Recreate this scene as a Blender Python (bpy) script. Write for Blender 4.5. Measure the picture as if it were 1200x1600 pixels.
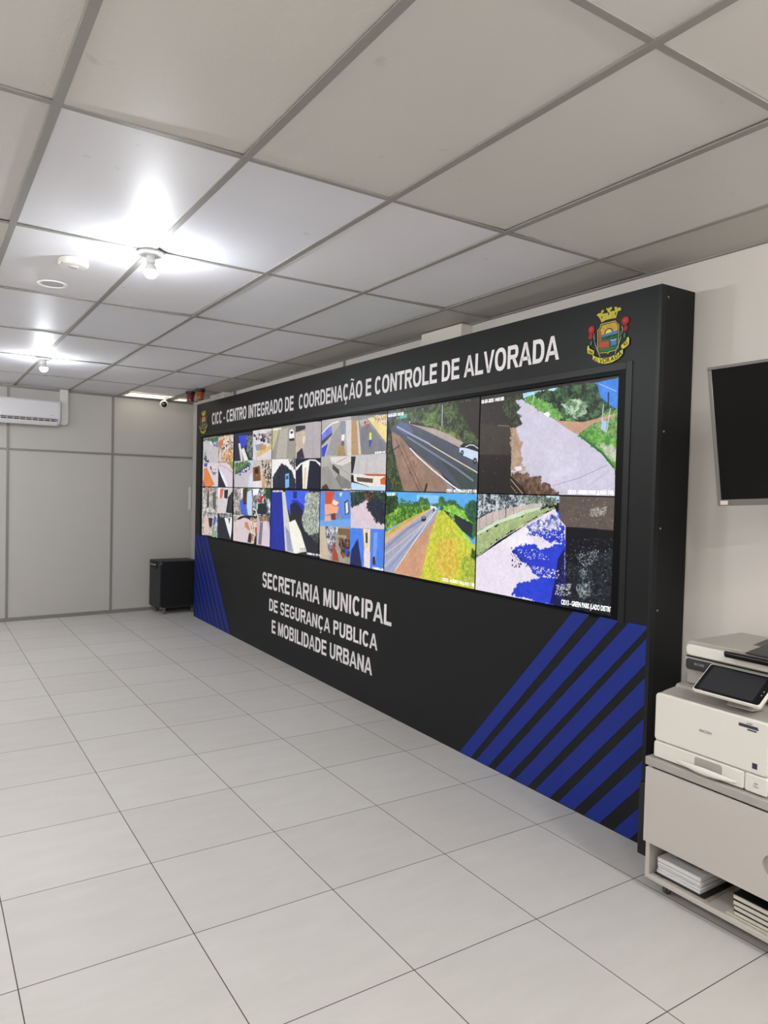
import bpy, bmesh, math, random
import numpy as np
from mathutils import Vector, Matrix

S = bpy.context.scene
for o in list(bpy.data.objects):
    bpy.data.objects.remove(o, do_unlink=True)
COL = S.collection
R = math.radians

# ------------------------------------------------------------------ camera
CAM_H = 1.6988
cd = bpy.data.cameras.new('camera')
cam = bpy.data.objects.new('camera', cd)
COL.objects.link(cam)
cd.sensor_fit = 'VERTICAL'
cd.sensor_height = 36.0
cd.lens = 1127.05 / 1600 * 36
cd.clip_start = 0.05
right = Vector((0.83967078, -0.54254117, 0.02453686))
up = Vector((-0.00484564, 0.03769372, 0.99927759))
fwd = Vector((0.54307412, 0.83918309, -0.02902136))
m = Matrix.Identity(4)
for i in range(3):
    m[i][0], m[i][1], m[i][2] = right[i], up[i], -fwd[i]
m[2][3] = CAM_H
cam.matrix_world = m
S.camera = cam

# ------------------------------------------------------------------ exposure, world
S.view_settings.view_transform = 'Standard'
S.view_settings.look = 'None'
S.view_settings.gamma = 1
S.view_settings.exposure = 0.0
S.view_settings.use_curve_mapping = False
w = bpy.data.worlds.new('world')
S.world = w
w.use_nodes = True
w.node_tree.nodes['Background'].inputs[0].default_value = (0.9, 0.95, 1.0, 1)
w.node_tree.nodes['Background'].inputs[1].default_value = 0.05
BULB = 1030.0          # radiance of each bare bulb
TUBE = 1.6            # radiance of the recessed fitting's diffuser

HC = 2.87             # ceiling height
XW = 3.24             # right wall
FY, FG = 9.718, 0.0814   # far wall: Y = FY + FG * X
FA = math.atan(FG)
FN = math.hypot(1, FG)


# ------------------------------------------------------------------ helpers
def lin(h):
    v = [int(h[i:i + 2], 16) / 255 for i in (0, 2, 4)]
    return [c / 12.92 if c <= .04045 else ((c + .055) / 1.055) ** 2.4 for c in v]


MATS = {}


def mat(name, color, rough=.5, metal=0., spec=.5, emit=0., ecolor=None, bump=0., bscale=200., var=0., vscale=6.,
        trans=0., coat=0.):
    if name in MATS:
        return MATS[name]
    M = bpy.data.materials.new(name)
    M.use_nodes = True
    nt = M.node_tree
    b = nt.nodes['Principled BSDF']
    c = lin(color) if isinstance(color, str) else color
    b.inputs['Base Color'].default_value = (*c, 1)
    b.inputs['Roughness'].default_value = rough
    b.inputs['Metallic'].default_value = metal
    b.inputs['Specular IOR Level'].default_value = spec
    if trans:
        b.inputs['Transmission Weight'].default_value = trans
    if coat:
        b.inputs['Coat Weight'].default_value = coat
    if emit:
        b.inputs['Emission Color'].default_value = (*(lin(ecolor) if ecolor else c), 1)
        b.inputs['Emission Strength'].default_value = emit
    tc = nt.nodes.new('ShaderNodeTexCoord')
    if bump:
        n = nt.nodes.new('ShaderNodeTexNoise')
        n.inputs['Scale'].default_value = bscale
        nt.links.new(tc.outputs['Object'], n.inputs['Vector'])
        bp = nt.nodes.new('ShaderNodeBump')
        bp.inputs['Strength'].default_value = bump
        bp.inputs['Distance'].default_value = .002
        nt.links.new(n.outputs['Fac'], bp.inputs['Height'])
        nt.links.new(bp.outputs['Normal'], b.inputs['Normal'])
    if var:
        n = nt.nodes.new('ShaderNodeTexNoise')
        n.inputs['Scale'].default_value = vscale
        n.inputs['Detail'].default_value = 5
        nt.links.new(tc.outputs['Object'], n.inputs['Vector'])
        mx = nt.nodes.new('ShaderNodeMix')
        mx.data_type = 'RGBA'
        mx.inputs[6].default_value = (*[x * (1 - var) for x in c], 1)
        mx.inputs[7].default_value = (*[min(1, x * (1 + var)) for x in c], 1)
        nt.links.new(n.outputs['Fac'], mx.inputs[0])
        nt.links.new(mx.outputs[2], b.inputs['Base Color'])
    MATS[name] = M
    return M


class MB:
    """collects shapes, then links them as ONE mesh object"""

    def __init__(self):
        self.v, self.f, self.mi, self.mats = [], [], [], []

    def _m(self, material):
        if material is None:
            return 0
        if material not in self.mats:
            self.mats.append(material)
        return self.mats.index(material)

    def add(self, vs, fs, material=None):
        k = len(self.v)
        i = self._m(material)
        self.v += [tuple(p) for p in vs]
        for f in fs:
            self.f.append([a + k for a in f])
            self.mi.append(i)
        return self

    def box(self, x0, x1, y0, y1, z0, z1, material=None):
        vs = [(x, y, z) for z in (z0, z1) for y in (y0, y1) for x in (x0, x1)]
        return self.add(vs, [(0, 2, 3, 1), (4, 5, 7, 6), (0, 1, 5, 4), (1, 3, 7, 5), (3, 2, 6, 7), (2, 0, 4, 6)], material)

    def hexa(self, bottom, top, material=None):
        """two loops of 4 points"""
        return self.loft([bottom, top], material)

    def loft(self, loops, material=None, cap=True):
        n = len(loops[0])
        vs = [p for l in loops for p in l]
        fs = []
        for a in range(len(loops) - 1):
            for i in range(n):
                j = (i + 1) % n
                fs.append((a * n + i, a * n + j, (a + 1) * n + j, (a + 1) * n + i))
        if cap:
            fs.append(tuple(range(n))[::-1])
            fs.append(tuple((len(loops) - 1) * n + i for i in range(n)))
        return self.add(vs, fs, material)

    def prism(self, pts, d0, d1, plane='XZ', material=None):
        """2D outline extruded along the third axis"""
        def P(a, b, d):
            return {'XZ': (a, d, b), 'YZ': (d, a, b), 'XY': (a, b, d)}[plane]
        return self.loft([[P(a, b, d0) for a, b in pts], [P(a, b, d1) for a, b in pts]], material)

    def lathe(self, prof, c=(0, 0, 0), seg=32, axis='Z', material=None, cap=True):
        loops = []
        for r, h in prof:
            l = []
            for i in range(seg):
                a = 2 * math.pi * i / seg
                p = (r * math.cos(a), r * math.sin(a), h)
                if axis == 'Y':
                    p = (p[0], p[2], p[1])
                if axis == 'X':
                    p = (p[2], p[0], p[1])
                l.append((p[0] + c[0], p[1] + c[1], p[2] + c[2]))
            loops.append(l)
        return self.loft(loops, material, cap)

    def tube(self, path, r, seg=10, material=None):
        path = [Vector(p) for p in path]
        loops = []
        for i, p in enumerate(path):
            d = (path[min(i + 1, len(path) - 1)] - path[max(i - 1, 0)]).normalized()
            a = d.cross(Vector((0, 0, 1)) if abs(d.z) < .9 else Vector((1, 0, 0))).normalized()
            b = d.cross(a)
            loops.append([tuple(p + (a * math.cos(t) + b * math.sin(t)) * r) for t in
                          [2 * math.pi * k / seg for k in range(seg)]])
        return self.loft(loops, material)

    def build(self, name, material=None, parent=None, bevel=0., seg=2, smooth=35, matrix=None):
        me = bpy.data.meshes.new(name)
        me.from_pydata(self.v, [], self.f)
        ms = self.mats or [material]
        for q in ms:
            me.materials.append(q)
        if self.mats:
            me.polygons.foreach_set('material_index', self.mi)
        bm = bmesh.new()
        bm.from_mesh(me)
        bmesh.ops.recalc_face_normals(bm, faces=bm.faces)
        bm.to_mesh(me)
        bm.free()
        if smooth:
            me.polygons.foreach_set('use_smooth', [True] * len(me.polygons))
            me.set_sharp_from_angle(angle=R(smooth))
        o = bpy.data.objects.new(name, me)
        COL.objects.link(o)
        if parent:
            o.parent = parent
        if matrix is not None:
            o.matrix_local = matrix
        if bevel:
            md = o.modifiers.new('bevel', 'BEVEL')
            md.width = bevel
            md.segments = seg
            md.limit_method = 'ANGLE'
            md.angle_limit = R(40)
            md.harden_normals = False
        return o


def rrect(x0, x1, z0, z1, r, n=5):
    pts = []
    for cx, cz, a0 in ((x1 - r, z1 - r, 0), (x0 + r, z1 - r, 90), (x0 + r, z0 + r, 180), (x1 - r, z0 + r, 270)):
        for i in range(n + 1):
            a = R(a0 + 90 * i / n)
            pts.append((cx + r * math.cos(a), cz + r * math.sin(a)))
    return pts


def thing(name, label, cat, loc=(0, 0, 0), rotz=0., group=None, matrix=None):
    o = bpy.data.objects.new(name, None)
    o.empty_display_size = .1
    COL.objects.link(o)
    o.location = loc
    o.rotation_euler = (0, 0, rotz)
    if matrix is not None:
        o.matrix_world = matrix
    return tag(o, label, cat, group)


def tag(o, label, cat, group=None):
    o['label'] = label
    o['category'] = cat
    if group:
        o['group'] = group
    return o


def struct(o):
    o['kind'] = 'structure'
    return o


_dg = None


def glyphs(body, offset):
    c = bpy.data.curves.new('text', 'FONT')
    c.body = body
    c.offset = offset
    c.resolution_u = 4
    t = bpy.data.objects.new('text', c)
    COL.objects.link(t)
    dg = bpy.context.evaluated_depsgraph_get()
    me = bpy.data.meshes.new_from_object(t.evaluated_get(dg))
    bpy.data.objects.remove(t, do_unlink=True)
    bpy.data.curves.remove(c)
    co = np.zeros(len(me.vertices) * 3)
    me.vertices.foreach_get('co', co)
    fs = [tuple(p.vertices) for p in me.polygons]
    bpy.data.meshes.remove(me)
    return co.reshape(-1, 3), fs


def text_shape(body, width, cap, offset=.03):
    """vertices (a, b) with the baseline at 0, the first letter at a = 0, cap height and width as given"""
    co, fs = glyphs(body, offset)
    e, _ = glyphs('E', offset)
    base, h = e[:, 1].min(), e[:, 1].max() - e[:, 1].min()
    sx = (width / (co[:, 0].max() - co[:, 0].min())) if width else cap / h
    a = (co[:, 0] - co[:, 0].min()) * sx
    b = (co[:, 1] - base) * cap / h
    return np.stack([a, b], 1), fs


def add_text(mb, body, fn, width, cap, offset=.03, material=None, depth=0.0):
    """fn maps (a, b, d) to a point; the letters get a front at d = depth and sides down to d = 0"""
    ab, fs = text_shape(body, width, cap, offset)
    n = len(ab)
    if not depth:
        mb.add([fn(a, b, 0) for a, b in ab], fs, material)
        return
    vs = [fn(a, b, depth) for a, b in ab] + [fn(a, b, 0) for a, b in ab]
    cnt = {}
    for f in fs:
        for i in range(len(f)):
            k = (f[i], f[(i + 1) % len(f)])
            cnt[k] = cnt.get(k, 0) + 1
    edge = [k for k in cnt if (k[1], k[0]) not in cnt]
    mb.add(vs, list(fs) + [(a, b, b + n, a + n) for a, b in edge], material)


# bold sign-writer's capitals: each letter is a handful of outlines in a box of height 1
GT, GH = .235, .185      # upright and level stroke widths
GW = dict(A=1.0, B=.98, C=.98, D=.99, E=.90, G=1.05, I=.40, L=.83, M=1.14, N=.99, O=1.06, P=.91, R=.99, S=.91, T=.85, U=.98, V=.93)
GW['-'] = .48
GW[' '] = .40


def g_arc(cx, cy, rx, ry, a0, a1, t=None, h=None, n=22, pw=2.35):
    """pieces of a rounded ring between two angles (degrees)"""
    t = GT if t is None else t
    h = GH if h is None else h

    def P(x, y, a):
        c, s_ = math.cos(a), math.sin(a)
        e = 2 / pw
        return (cx + x * math.copysign(abs(c) ** e, c), cy + y * math.copysign(abs(s_) ** e, s_))
    o = [P(rx, ry, R(a0 + (a1 - a0) * i / n)) for i in range(n + 1)]
    q = [P(rx - t, ry - h, R(a0 + (a1 - a0) * i / n)) for i in range(n + 1)]
    return [[o[i], o[i + 1], q[i + 1], q[i]] for i in range(n)]


def g_rect(x0, x1, y0, y1):
    return [[(x0, y0), (x1, y0), (x1, y1), (x0, y1)]]


def glyph(ch):
    base = {'Ç': 'C', 'Ã': 'A'}.get(ch, ch)
    W_ = GW[base]
    l, r = .07, W_ - .06
    m_ = (l + r) / 2
    t, h = GT, GH
    p = []
    if base == 'A':
        l, r = .0, W_
        m_ = W_ / 2
        p = [[(l, 0), (l + .225, 0), (m_ + .005, .80), (m_ - .115, 1)], [(r, 0), (r - .225, 0), (m_ - .005, .80), (m_ + .115, 1)],
             [(m_ - .115, 1), (m_ + .115, 1), (m_ + .06, .74), (m_ - .06, .74)]] + g_rect(l + .2, r - .2, .225, .385)
    elif base == 'V':
        l, r = .0, W_
        m_ = W_ / 2
        p = [[(l, 1), (l + .225, 1), (m_ + .005, .20), (m_ - .115, 0)], [(r, 1), (r - .225, 1), (m_ - .005, .20), (m_ + .115, 0)],
             [(m_ - .115, 0), (m_ + .115, 0), (m_ + .06, .26), (m_ - .06, .26)]]
    elif base == 'B':
        p = g_rect(l, l + t, 0, 1) + g_rect(l + t, r - .28, 1 - h, 1) + g_rect(l + t, r - .28, .45, .45 + h * .85) + g_rect(l + t, r - .28, 0, h)
        p += g_arc(r - .32, .735, .29, .265, -90, 90, h=h) + g_arc(r - .30, .297, .30, .297, -90, 90, h=h)
    elif base == 'C':
        p = g_arc(m_, .5, (r - l) / 2, .515, 38, 322)
    elif base == 'D':
        p = g_rect(l, l + t, 0, 1) + g_rect(l + t, r - .42, 1 - h, 1) + g_rect(l + t, r - .42, 0, h) + g_arc(r - .44, .5, .44, .5, -90, 90)
    elif base == 'E':
        p = g_rect(l, l + t, 0, 1) + g_rect(l + t, r, 1 - h, 1) + g_rect(l + t, r - .04, .425, .425 + h) + g_rect(l + t, r + .02, 0, h)
    elif base == 'G':
        p = g_arc(m_, .5, (r - l) / 2, .515, 38, 318) + g_rect(m_ + .02, r, .385, .385 + h * .95) + g_rect(r - .19, r, .10, .40)
    elif base == 'I':
        p = g_rect(W_ / 2 - t / 2, W_ / 2 + t / 2, 0, 1)
    elif base == 'L':
        p = g_rect(l, l + t, 0, 1) + g_rect(l + t, r + .03, 0, h)
    elif base == 'M':
        p = g_rect(l, l + t * .95, 0, 1) + g_rect(r - t * .95, r, 0, 1)
        p += [[(l + .05, 1), (l + .31, 1), (m_ + .09, 0), (m_ - .09, 0)], [(r - .05, 1), (r - .31, 1), (m_ - .09, 0), (m_ + .09, 0)]]
    elif base == 'N':
        p = g_rect(l, l + t, 0, 1) + g_rect(r - t, r, 0, 1) + [[(l + .02, 1), (l + t + .01, 1), (r - .02, 0), (r - t - .01, 0)]]
    elif base == 'O':
        p = g_arc(m_, .5, (r - l) / 2 + .01, .515, 0, 360, n=44)
    elif base in 'PR':
        p = g_rect(l, l + t, 0, 1) + g_rect(l + t, r - .28, 1 - h, 1) + g_rect(l + t, r - .28, .40, .40 + h) + g_arc(r - .30, .70, .30, .30, -90, 90, h=h)
        if base == 'R':
            p += [[(l + .36, .45), (l + .60, .45), (r + .05, 0), (r - .20, 0)]]
    elif base == 'S':
        p = g_arc(m_, .7075, (r - l) / 2 - .01, .3075, 12, 272, t=GT * .92, h=GH * .98) + g_arc(m_, .2875, (r - l) / 2, .3025, 92, -168, t=GT * .92, h=GH * .98)
        p += [[(m_ - .10, .575), (m_ - .02, .40), (m_ + .10, .42), (m_ + .02, .59)]]
    elif base == 'T':
        p = g_rect(.02, W_ - .02, 1 - h, 1) + g_rect(W_ / 2 - t / 2, W_ / 2 + t / 2, 0, 1 - h)
    elif base == 'U':
        p = g_rect(l, l + t, .38, 1) + g_rect(r - t, r, .38, 1) + g_arc(m_, .38, (r - l) / 2, .395, 180, 360)
    elif base == '-':
        p = g_rect(.06, W_ - .06, .29, .46)
    if ch == 'Ç':
        p = p + [[(m_ - .03, .02), (m_ + .07, .02), (m_ + .05, -.07), (m_ - .05, -.07)], [(m_ - .02, -.05), (m_ + .10, -.08), (m_ + .13, -.15), (m_ + .02, -.12)],
                 [(m_ + .02, -.12), (m_ + .13, -.15), (m_ + .09, -.24), (m_ - .02, -.20)], [(m_ + .06, -.19), (m_ + .09, -.25), (m_ - .12, -.25), (m_ - .13, -.19)]]
    if ch == 'Ã':
        q = [(m_ - .26 + .52 * i / 12, 1.165 + .035 * math.sin(2 * math.pi * i / 12)) for i in range(13)]
        p = p + [[(q[i][0], q[i][1] - .045), (q[i + 1][0], q[i + 1][1] - .045), (q[i + 1][0], q[i + 1][1] + .045), (q[i][0], q[i][1] + .045)] for i in range(12)]
    return p, W_


def sign_text(body, fn, width, cap):
    """one MB per word"""
    x, pcs, words = 0., [], [[]]
    for ch in body:
        if ch == ' ':
            x += GW[' ']
            words.append([])
            continue
        p, w_ = glyph(ch)
        q_ = [[(a + x, b) for a, b in q] for q in p]
        pcs += q_
        words[-1] += q_
        x += w_
    x0 = min(a for q in pcs for a, b in q)
    x1 = max(a for q in pcs for a, b in q)
    k = width / (x1 - x0)
    for wd in words:
        if not wd:
            continue
        mb = MB()
        for q in wd:
            mb.add([fn((a - x0) * k, b * cap, 0) for a, b in q], [tuple(range(len(q)))])
        yield mb


# node snippets
def nd(nt, kind, **kw):
    n = nt.nodes.new(kind)
    for k, v in kw.items():
        setattr(n, k, v)
    return n


def mth(nt, op, a, b=None):
    n = nd(nt, 'ShaderNodeMath', operation=op)
    for i, v in enumerate((a, b)):
        if v is None:
            continue
        if isinstance(v, (int, float)):
            n.inputs[i].default_value = v
        else:
            nt.links.new(v, n.inputs[i])
    return n.outputs[0]


def mixc(nt, fac, a, b):
    n = nd(nt, 'ShaderNodeMix', data_type='RGBA')
    for i, v in ((0, fac), (6, a), (7, b)):
        if isinstance(v, (int, float)):
            n.inputs[i].default_value = v
        elif isinstance(v, (list, tuple)):
            n.inputs[i].default_value = (*v, 1)
        else:
            nt.links.new(v, n.inputs[i])
    return n.outputs[2]


# ------------------------------------------------------------------ materials of the shell
def floor_material():
    M = bpy.data.materials.new('floor_tile')
    M.use_nodes = True
    nt = M.node_tree
    b = nt.nodes['Principled BSDF']
    geo = nd(nt, 'ShaderNodeNewGeometry')
    sp = nd(nt, 'ShaderNodeSeparateXYZ')
    nt.links.new(geo.outputs['Position'], sp.inputs[0])
    x = mth(nt, 'DIVIDE', mth(nt, 'ADD', sp.outputs[0], -.2907 + 6.0), .6)
    y = mth(nt, 'DIVIDE', mth(nt, 'ADD', sp.outputs[1], -2.0326 + 12.0), .6)
    dist = []
    for q in (x, y):
        f = mth(nt, 'FRACT', q)
        dist.append(mth(nt, 'MINIMUM', f, mth(nt, 'SUBTRACT', 1.0, f)))
    d = mth(nt, 'MULTIPLY', mth(nt, 'MINIMUM', dist[0], dist[1]), .6)
    gr = mth(nt, 'LESS_THAN', d, .0019)
    cmb = nd(nt, 'ShaderNodeCombineXYZ')
    nt.links.new(mth(nt, 'FLOOR', x), cmb.inputs[0])
    nt.links.new(mth(nt, 'FLOOR', y), cmb.inputs[1])
    wn = nd(nt, 'ShaderNodeTexWhiteNoise', noise_dimensions='3D')
    nt.links.new(cmb.outputs[0], wn.inputs['Vector'])
    # soft streaks along x inside each tile
    v2 = nd(nt, 'ShaderNodeCombineXYZ')
    nt.links.new(mth(nt, 'ADD', mth(nt, 'MULTIPLY', sp.outputs[0], 2.2), mth(nt, 'MULTIPLY', wn.outputs[0], 40.)), v2.inputs[0])
    nt.links.new(mth(nt, 'MULTIPLY', sp.outputs[1], 7.0), v2.inputs[1])
    n1 = nd(nt, 'ShaderNodeTexNoise')
    n1.inputs['Scale'].default_value = 1.6
    n1.inputs['Detail'].default_value = 6
    n1.inputs['Roughness'].default_value = .62
    nt.links.new(v2.outputs[0], n1.inputs['Vector'])
    t = mth(nt, 'ADD', mth(nt, 'MULTIPLY', wn.outputs[0], .25), mth(nt, 'MULTIPLY', n1.outputs[0], .75))
    tile = mixc(nt, t, lin('bebbb8'), lin('d1cfcd'))
    col = mixc(nt, gr, tile, lin('4c4440'))
    nt.links.new(col, b.inputs['Base Color'])
    nt.links.new(mth(nt, 'ADD', mth(nt, 'MULTIPLY', gr, .45), .42), b.inputs['Roughness'])
    b.inputs['Specular IOR Level'].default_value = .35
    bp = nd(nt, 'ShaderNodeBump')
    bp.inputs['Strength'].default_value = .25
    bp.inputs['Distance'].default_value = .002
    nt.links.new(mth(nt, 'SUBTRACT', 1.0, gr), bp.inputs['Height'])
    nt.links.new(bp.outputs['Normal'], b.inputs['Normal'])
    return M


def ceiling_material():
    M = bpy.data.materials.new('ceiling_tile')
    M.use_nodes = True
    nt = M.node_tree
    b = nt.nodes['Principled BSDF']
    at = nd(nt, 'ShaderNodeAttribute', attribute_name='tint')
    tc = nd(nt, 'ShaderNodeTexCoord')
    n = nd(nt, 'ShaderNodeTexNoise')
    n.inputs['Scale'].default_value = 1.7
    n.inputs['Detail'].default_value = 8
    nt.links.new(tc.outputs['Object'], n.inputs['Vector'])
    # a few scuffs
    v = nd(nt, 'ShaderNodeTexNoise')
    v.inputs['Scale'].default_value = 9
    v.inputs['Detail'].default_value = 3
    nt.links.new(tc.outputs['Object'], v.inputs['Vector'])
    r = nd(nt, 'ShaderNodeMapRange')
    r.inputs[1].default_value = .70
    r.inputs[2].default_value = .80
    r.inputs[4].default_value = .35
    nt.links.new(v.outputs[0], r.inputs[0])
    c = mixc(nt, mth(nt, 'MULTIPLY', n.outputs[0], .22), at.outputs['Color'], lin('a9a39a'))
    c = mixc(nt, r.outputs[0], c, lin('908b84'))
    nt.links.new(c, b.inputs['Base Color'])
    b.inputs['Roughness'].default_value = .5
    b.inputs['Specular IOR Level'].default_value = .22
    n2 = nd(nt, 'ShaderNodeTexNoise')
    n2.inputs['Scale'].default_value = 160
    n2.inputs['Detail'].default_value = 2
    nt.links.new(tc.outputs['Object'], n2.inputs['Vector'])
    bp = nd(nt, 'ShaderNodeBump')
    bp.inputs['Strength'].default_value = .35
    bp.inputs['Distance'].default_value = .0015
    nt.links.new(n2.outputs[0], bp.inputs['Height'])
    nt.links.new(bp.outputs['Normal'], b.inputs['Normal'])
    return M


M_WALLR = mat('wall_paint', 'd8d3ce', .7, spec=.25, bump=.12, bscale=90, var=.03, vscale=2)
M_FAR = mat('partition_panel', 'bfbdba', .55, spec=.35, bump=.08, bscale=160, var=.03, vscale=3)
M_STRIP = mat('partition_profile', '8e8b88', .5, metal=.3)
M_TBAR = mat('ceiling_tee', '918e89', .5, var=.06, vscale=30)
M_WHITE = mat('white_plastic', 'e8e8e6', .38)
M_BEAM = mat('beam_paint', 'dbd6cf', .7, spec=.25, bump=.1, bscale=80)

# ------------------------------------------------------------------ the shell
X0R, X1R, Y0R = -3.6, XW, -3.4


def farY(x):
    return FY + FG * x


mb = MB()
mb.add([(X0R, Y0R, 0), (XW, Y0R, 0), (XW, farY(XW), 0), (X0R, farY(X0R), 0),
        (X0R, Y0R, -.1), (XW, Y0R, -.1), (XW, farY(XW), -.1), (X0R, farY(X0R), -.1)],
       [(0, 1, 2, 3), (7, 6, 5, 4), (0, 4, 5, 1), (1, 5, 6, 2), (2, 6, 7, 3), (3, 7, 4, 0)])
struct(mb.build('floor', floor_material(), smooth=0))

# right wall (painted masonry, with a beam and piers above the video wall)
mb = MB().box(XW, XW + .15, Y0R, farY(XW) + .1, 0, HC + .15)
struct(mb.build('wall_right', M_WALLR, smooth=0))
mb = MB().box(XW - .1, XW - .0005, 3.93, 4.40, 2.60, HC - .002)
struct(mb.build('trim_1', M_BEAM, bevel=.004))
mb = MB().box(XW - .1, XW - .0005, 8.55, 9.02, 2.60, HC - .002)
struct(mb.build('trim_2', M_BEAM, bevel=.004))
for k, (y, ww) in enumerate(((5.72, .03), (8.40, .06), (9.13, .07))):
    mb = MB().box(XW - .012, XW - .0005, y - ww / 2, y + ww / 2, 2.3, HC - .002)
    struct(mb.build('trim_%d' % (k + 3), M_STRIP))
# left and back walls, outside the frame
mb = MB().box(X0R - .15, X0R, Y0R - .15, farY(X0R) + .1, 0, HC + .15)
struct(mb.build('wall_left', M_WALLR, smooth=0))
mb = MB().box(X0R, XW, Y0R - .15, Y0R, 0, HC + .15)
struct(mb.build('wall_back', M_WALLR, smooth=0))

# far wall: a partition of tall panels with grey joint profiles; local x runs along it, +y into it
FAR = Matrix.Translation((0, FY, 0)) @ Matrix.Rotation(FA, 4, 'Z')


def fl(x):            # world x on the far wall to its own length coordinate
    return x * FN


mb = MB().box(fl(X0R), fl(XW), 0, .1, 0, HC + .15)
struct(mb.build('wall_far', M_FAR, smooth=0, matrix=FAR))
k = 6
xs = [.912 + 1.229 * i for i in range(-3, 2)]
for x in xs:
    mb = MB().box(fl(x) - .015, fl(x) + .015, -.006, .001, .045, HC - .02)
    struct(mb.build('trim_%d' % k, M_STRIP, matrix=FAR))
    k += 1
for z, h in ((2.095, .026), (HC - .016, .028)):
    mb = MB().box(fl(X0R) + .01, fl(XW) - .01, -.007, .001, z - h / 2, z + h / 2)
    struct(mb.build('trim_%d' % k, M_STRIP, matrix=FAR))
    k += 1
mb = MB().box(fl(X0R) + .01, fl(XW) - .01, -.012, .001, 0, .045)
struct(mb.build('baseboard_far', M_STRIP, matrix=FAR))

mb = MB().box(XW - .006, XW - .0004, 9.262, farY(XW) - .012, .0, HC - .035)
struct(mb.build('trim_%d' % (k + 2), M_FAR, smooth=0))

# ceiling: lay-in panels on a grid of flat tees
CX, SX, CY, SY = -.2623, .6196, 2.4727, 1.2437
rng = random.Random(5)
mb = MB()
tint = []
base_tints = ['c8c5c1', 'c9c6c2', 'c5c4c6', 'c7c6c9', 'cac6c0', 'c3c1be', 'c6c5c8']
nx0, nx1 = -6, 6
ny0, ny1 = -5, 6
for i in range(nx0, nx1):
    for j in range(ny0, ny1 + 1):
        x0, x1 = CX + i * SX, CX + (i + 1) * SX
        y0, y1 = CY + j * SY, CY + (j + 1) * SY
        x0, x1 = max(x0, X0R), min(x1, XW)
        y0 = max(y0, Y0R)
        if x1 - x0 < .02 or y1 - y0 < .02:
            continue
        if y0 > farY(x0) + .1:
            continue
        z = [HC + .006 + rng.uniform(-.0012, .0012) for _ in range(4)]
        tx, ty = rng.uniform(-.004, .004), rng.uniform(-.0015, .0015)
        n0 = len(mb.f)
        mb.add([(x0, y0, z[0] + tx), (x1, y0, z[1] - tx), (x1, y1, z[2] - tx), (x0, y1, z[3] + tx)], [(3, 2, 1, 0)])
        cool = ['e8e8ee', 'e4e5eb', 'eae9ee', 'e6e7ef']  # panels' own tone plus the bulbs' cool brightness, both put into the colour
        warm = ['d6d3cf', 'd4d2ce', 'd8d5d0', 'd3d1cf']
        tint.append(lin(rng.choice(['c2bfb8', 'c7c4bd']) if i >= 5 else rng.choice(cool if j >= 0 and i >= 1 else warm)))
mb.add([(X0R, Y0R, HC + .03), (XW, Y0R, HC + .03), (XW, 10.2, HC + .03), (X0R, 10.2, HC + .03)], [(0, 1, 2, 3)])
tint.append(lin('888888'))
me = bpy.data.meshes.new('ceiling')
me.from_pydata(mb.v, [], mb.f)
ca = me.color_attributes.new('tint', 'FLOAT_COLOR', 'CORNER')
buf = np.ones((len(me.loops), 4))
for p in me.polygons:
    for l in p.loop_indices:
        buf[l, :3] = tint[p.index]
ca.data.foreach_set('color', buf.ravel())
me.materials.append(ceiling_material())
ceil = bpy.data.objects.new('ceiling', me)
COL.objects.link(ceil)
struct(ceil)
mb = MB()
for i in range(nx0 + 1, nx1):
    x = CX + i * SX
    if X0R < x < XW - .03:
        mb.box(x - .0145, x + .0145, Y0R, farY(x) - .004, HC - .0008, HC + .006)
for j in range(ny0 + 1, ny1 + 1):
    y = CY + j * SY
    mb.box(X0R, XW - .001, y - .0115, y + .0115, HC, HC + .0055)
mb.box(XW - .022, XW - .001, Y0R, farY(XW) - .02, HC - .002, HC + .006)
g = mb.build('ceiling_grid', M_TBAR, ceil, smooth=0)

# ------------------------------------------------------------------ lamps
M_BULB = mat('bulb_glow', 'ffffff', .3, emit=BULB, ecolor='f4faff')
M_PORC = mat('white_porcelain', 'e4e8ea', .25)


M_BULBW = mat('added_bulb_glow_warm', 'ffffff', .3, emit=BULB * 1.0, ecolor='fefcf8')


def make_lamp(glow):
    t = thing('bare_bulb_lamp', 'x', 'lamp')
    MB().lathe([(.066, 0), (.068, -.004), (.066, -.010), (.058, -.015), (.03, -.019), (.024, -.02)], seg=40).build('base_plate', M_PORC, t)
    MB().lathe([(.0225, -.018), (.0225, -.052), (.0215, -.055)], seg=28).build('socket', M_PORC, t)
    MB().lathe([(.0135, -.055), (.017, -.062), (.023, -.069), (.029, -.080), (.0332, -.0885), (.0345, -.0928)], seg=28).build('bulb_shield_collar', M_WHITE, t)  # collar widened to keep the bulb's upward light off the ceiling
    prof = []
    for i in range(13):
        a = R(1 + 89 * i / 12)
        prof.append((.0345 * math.cos(a) + 1e-5, -.093 - .036 * math.sin(a)))
    MB().lathe(prof, seg=24).build('bulb', glow, t)
    return t


def copy_thing(t, loc, label, rotz=0., group=None):
    c = t.copy()
    COL.objects.link(c)
    c.location = loc
    c.rotation_euler = (0, 0, rotz)
    c['label'] = label
    if group:
        c['group'] = group
    for ch in list(t.children):
        d = ch.copy()
        COL.objects.link(d)
        d.parent = c
        for g_ in list(ch.children):
            e = g_.copy()
            COL.objects.link(e)
            e.parent = d
    return c


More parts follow.
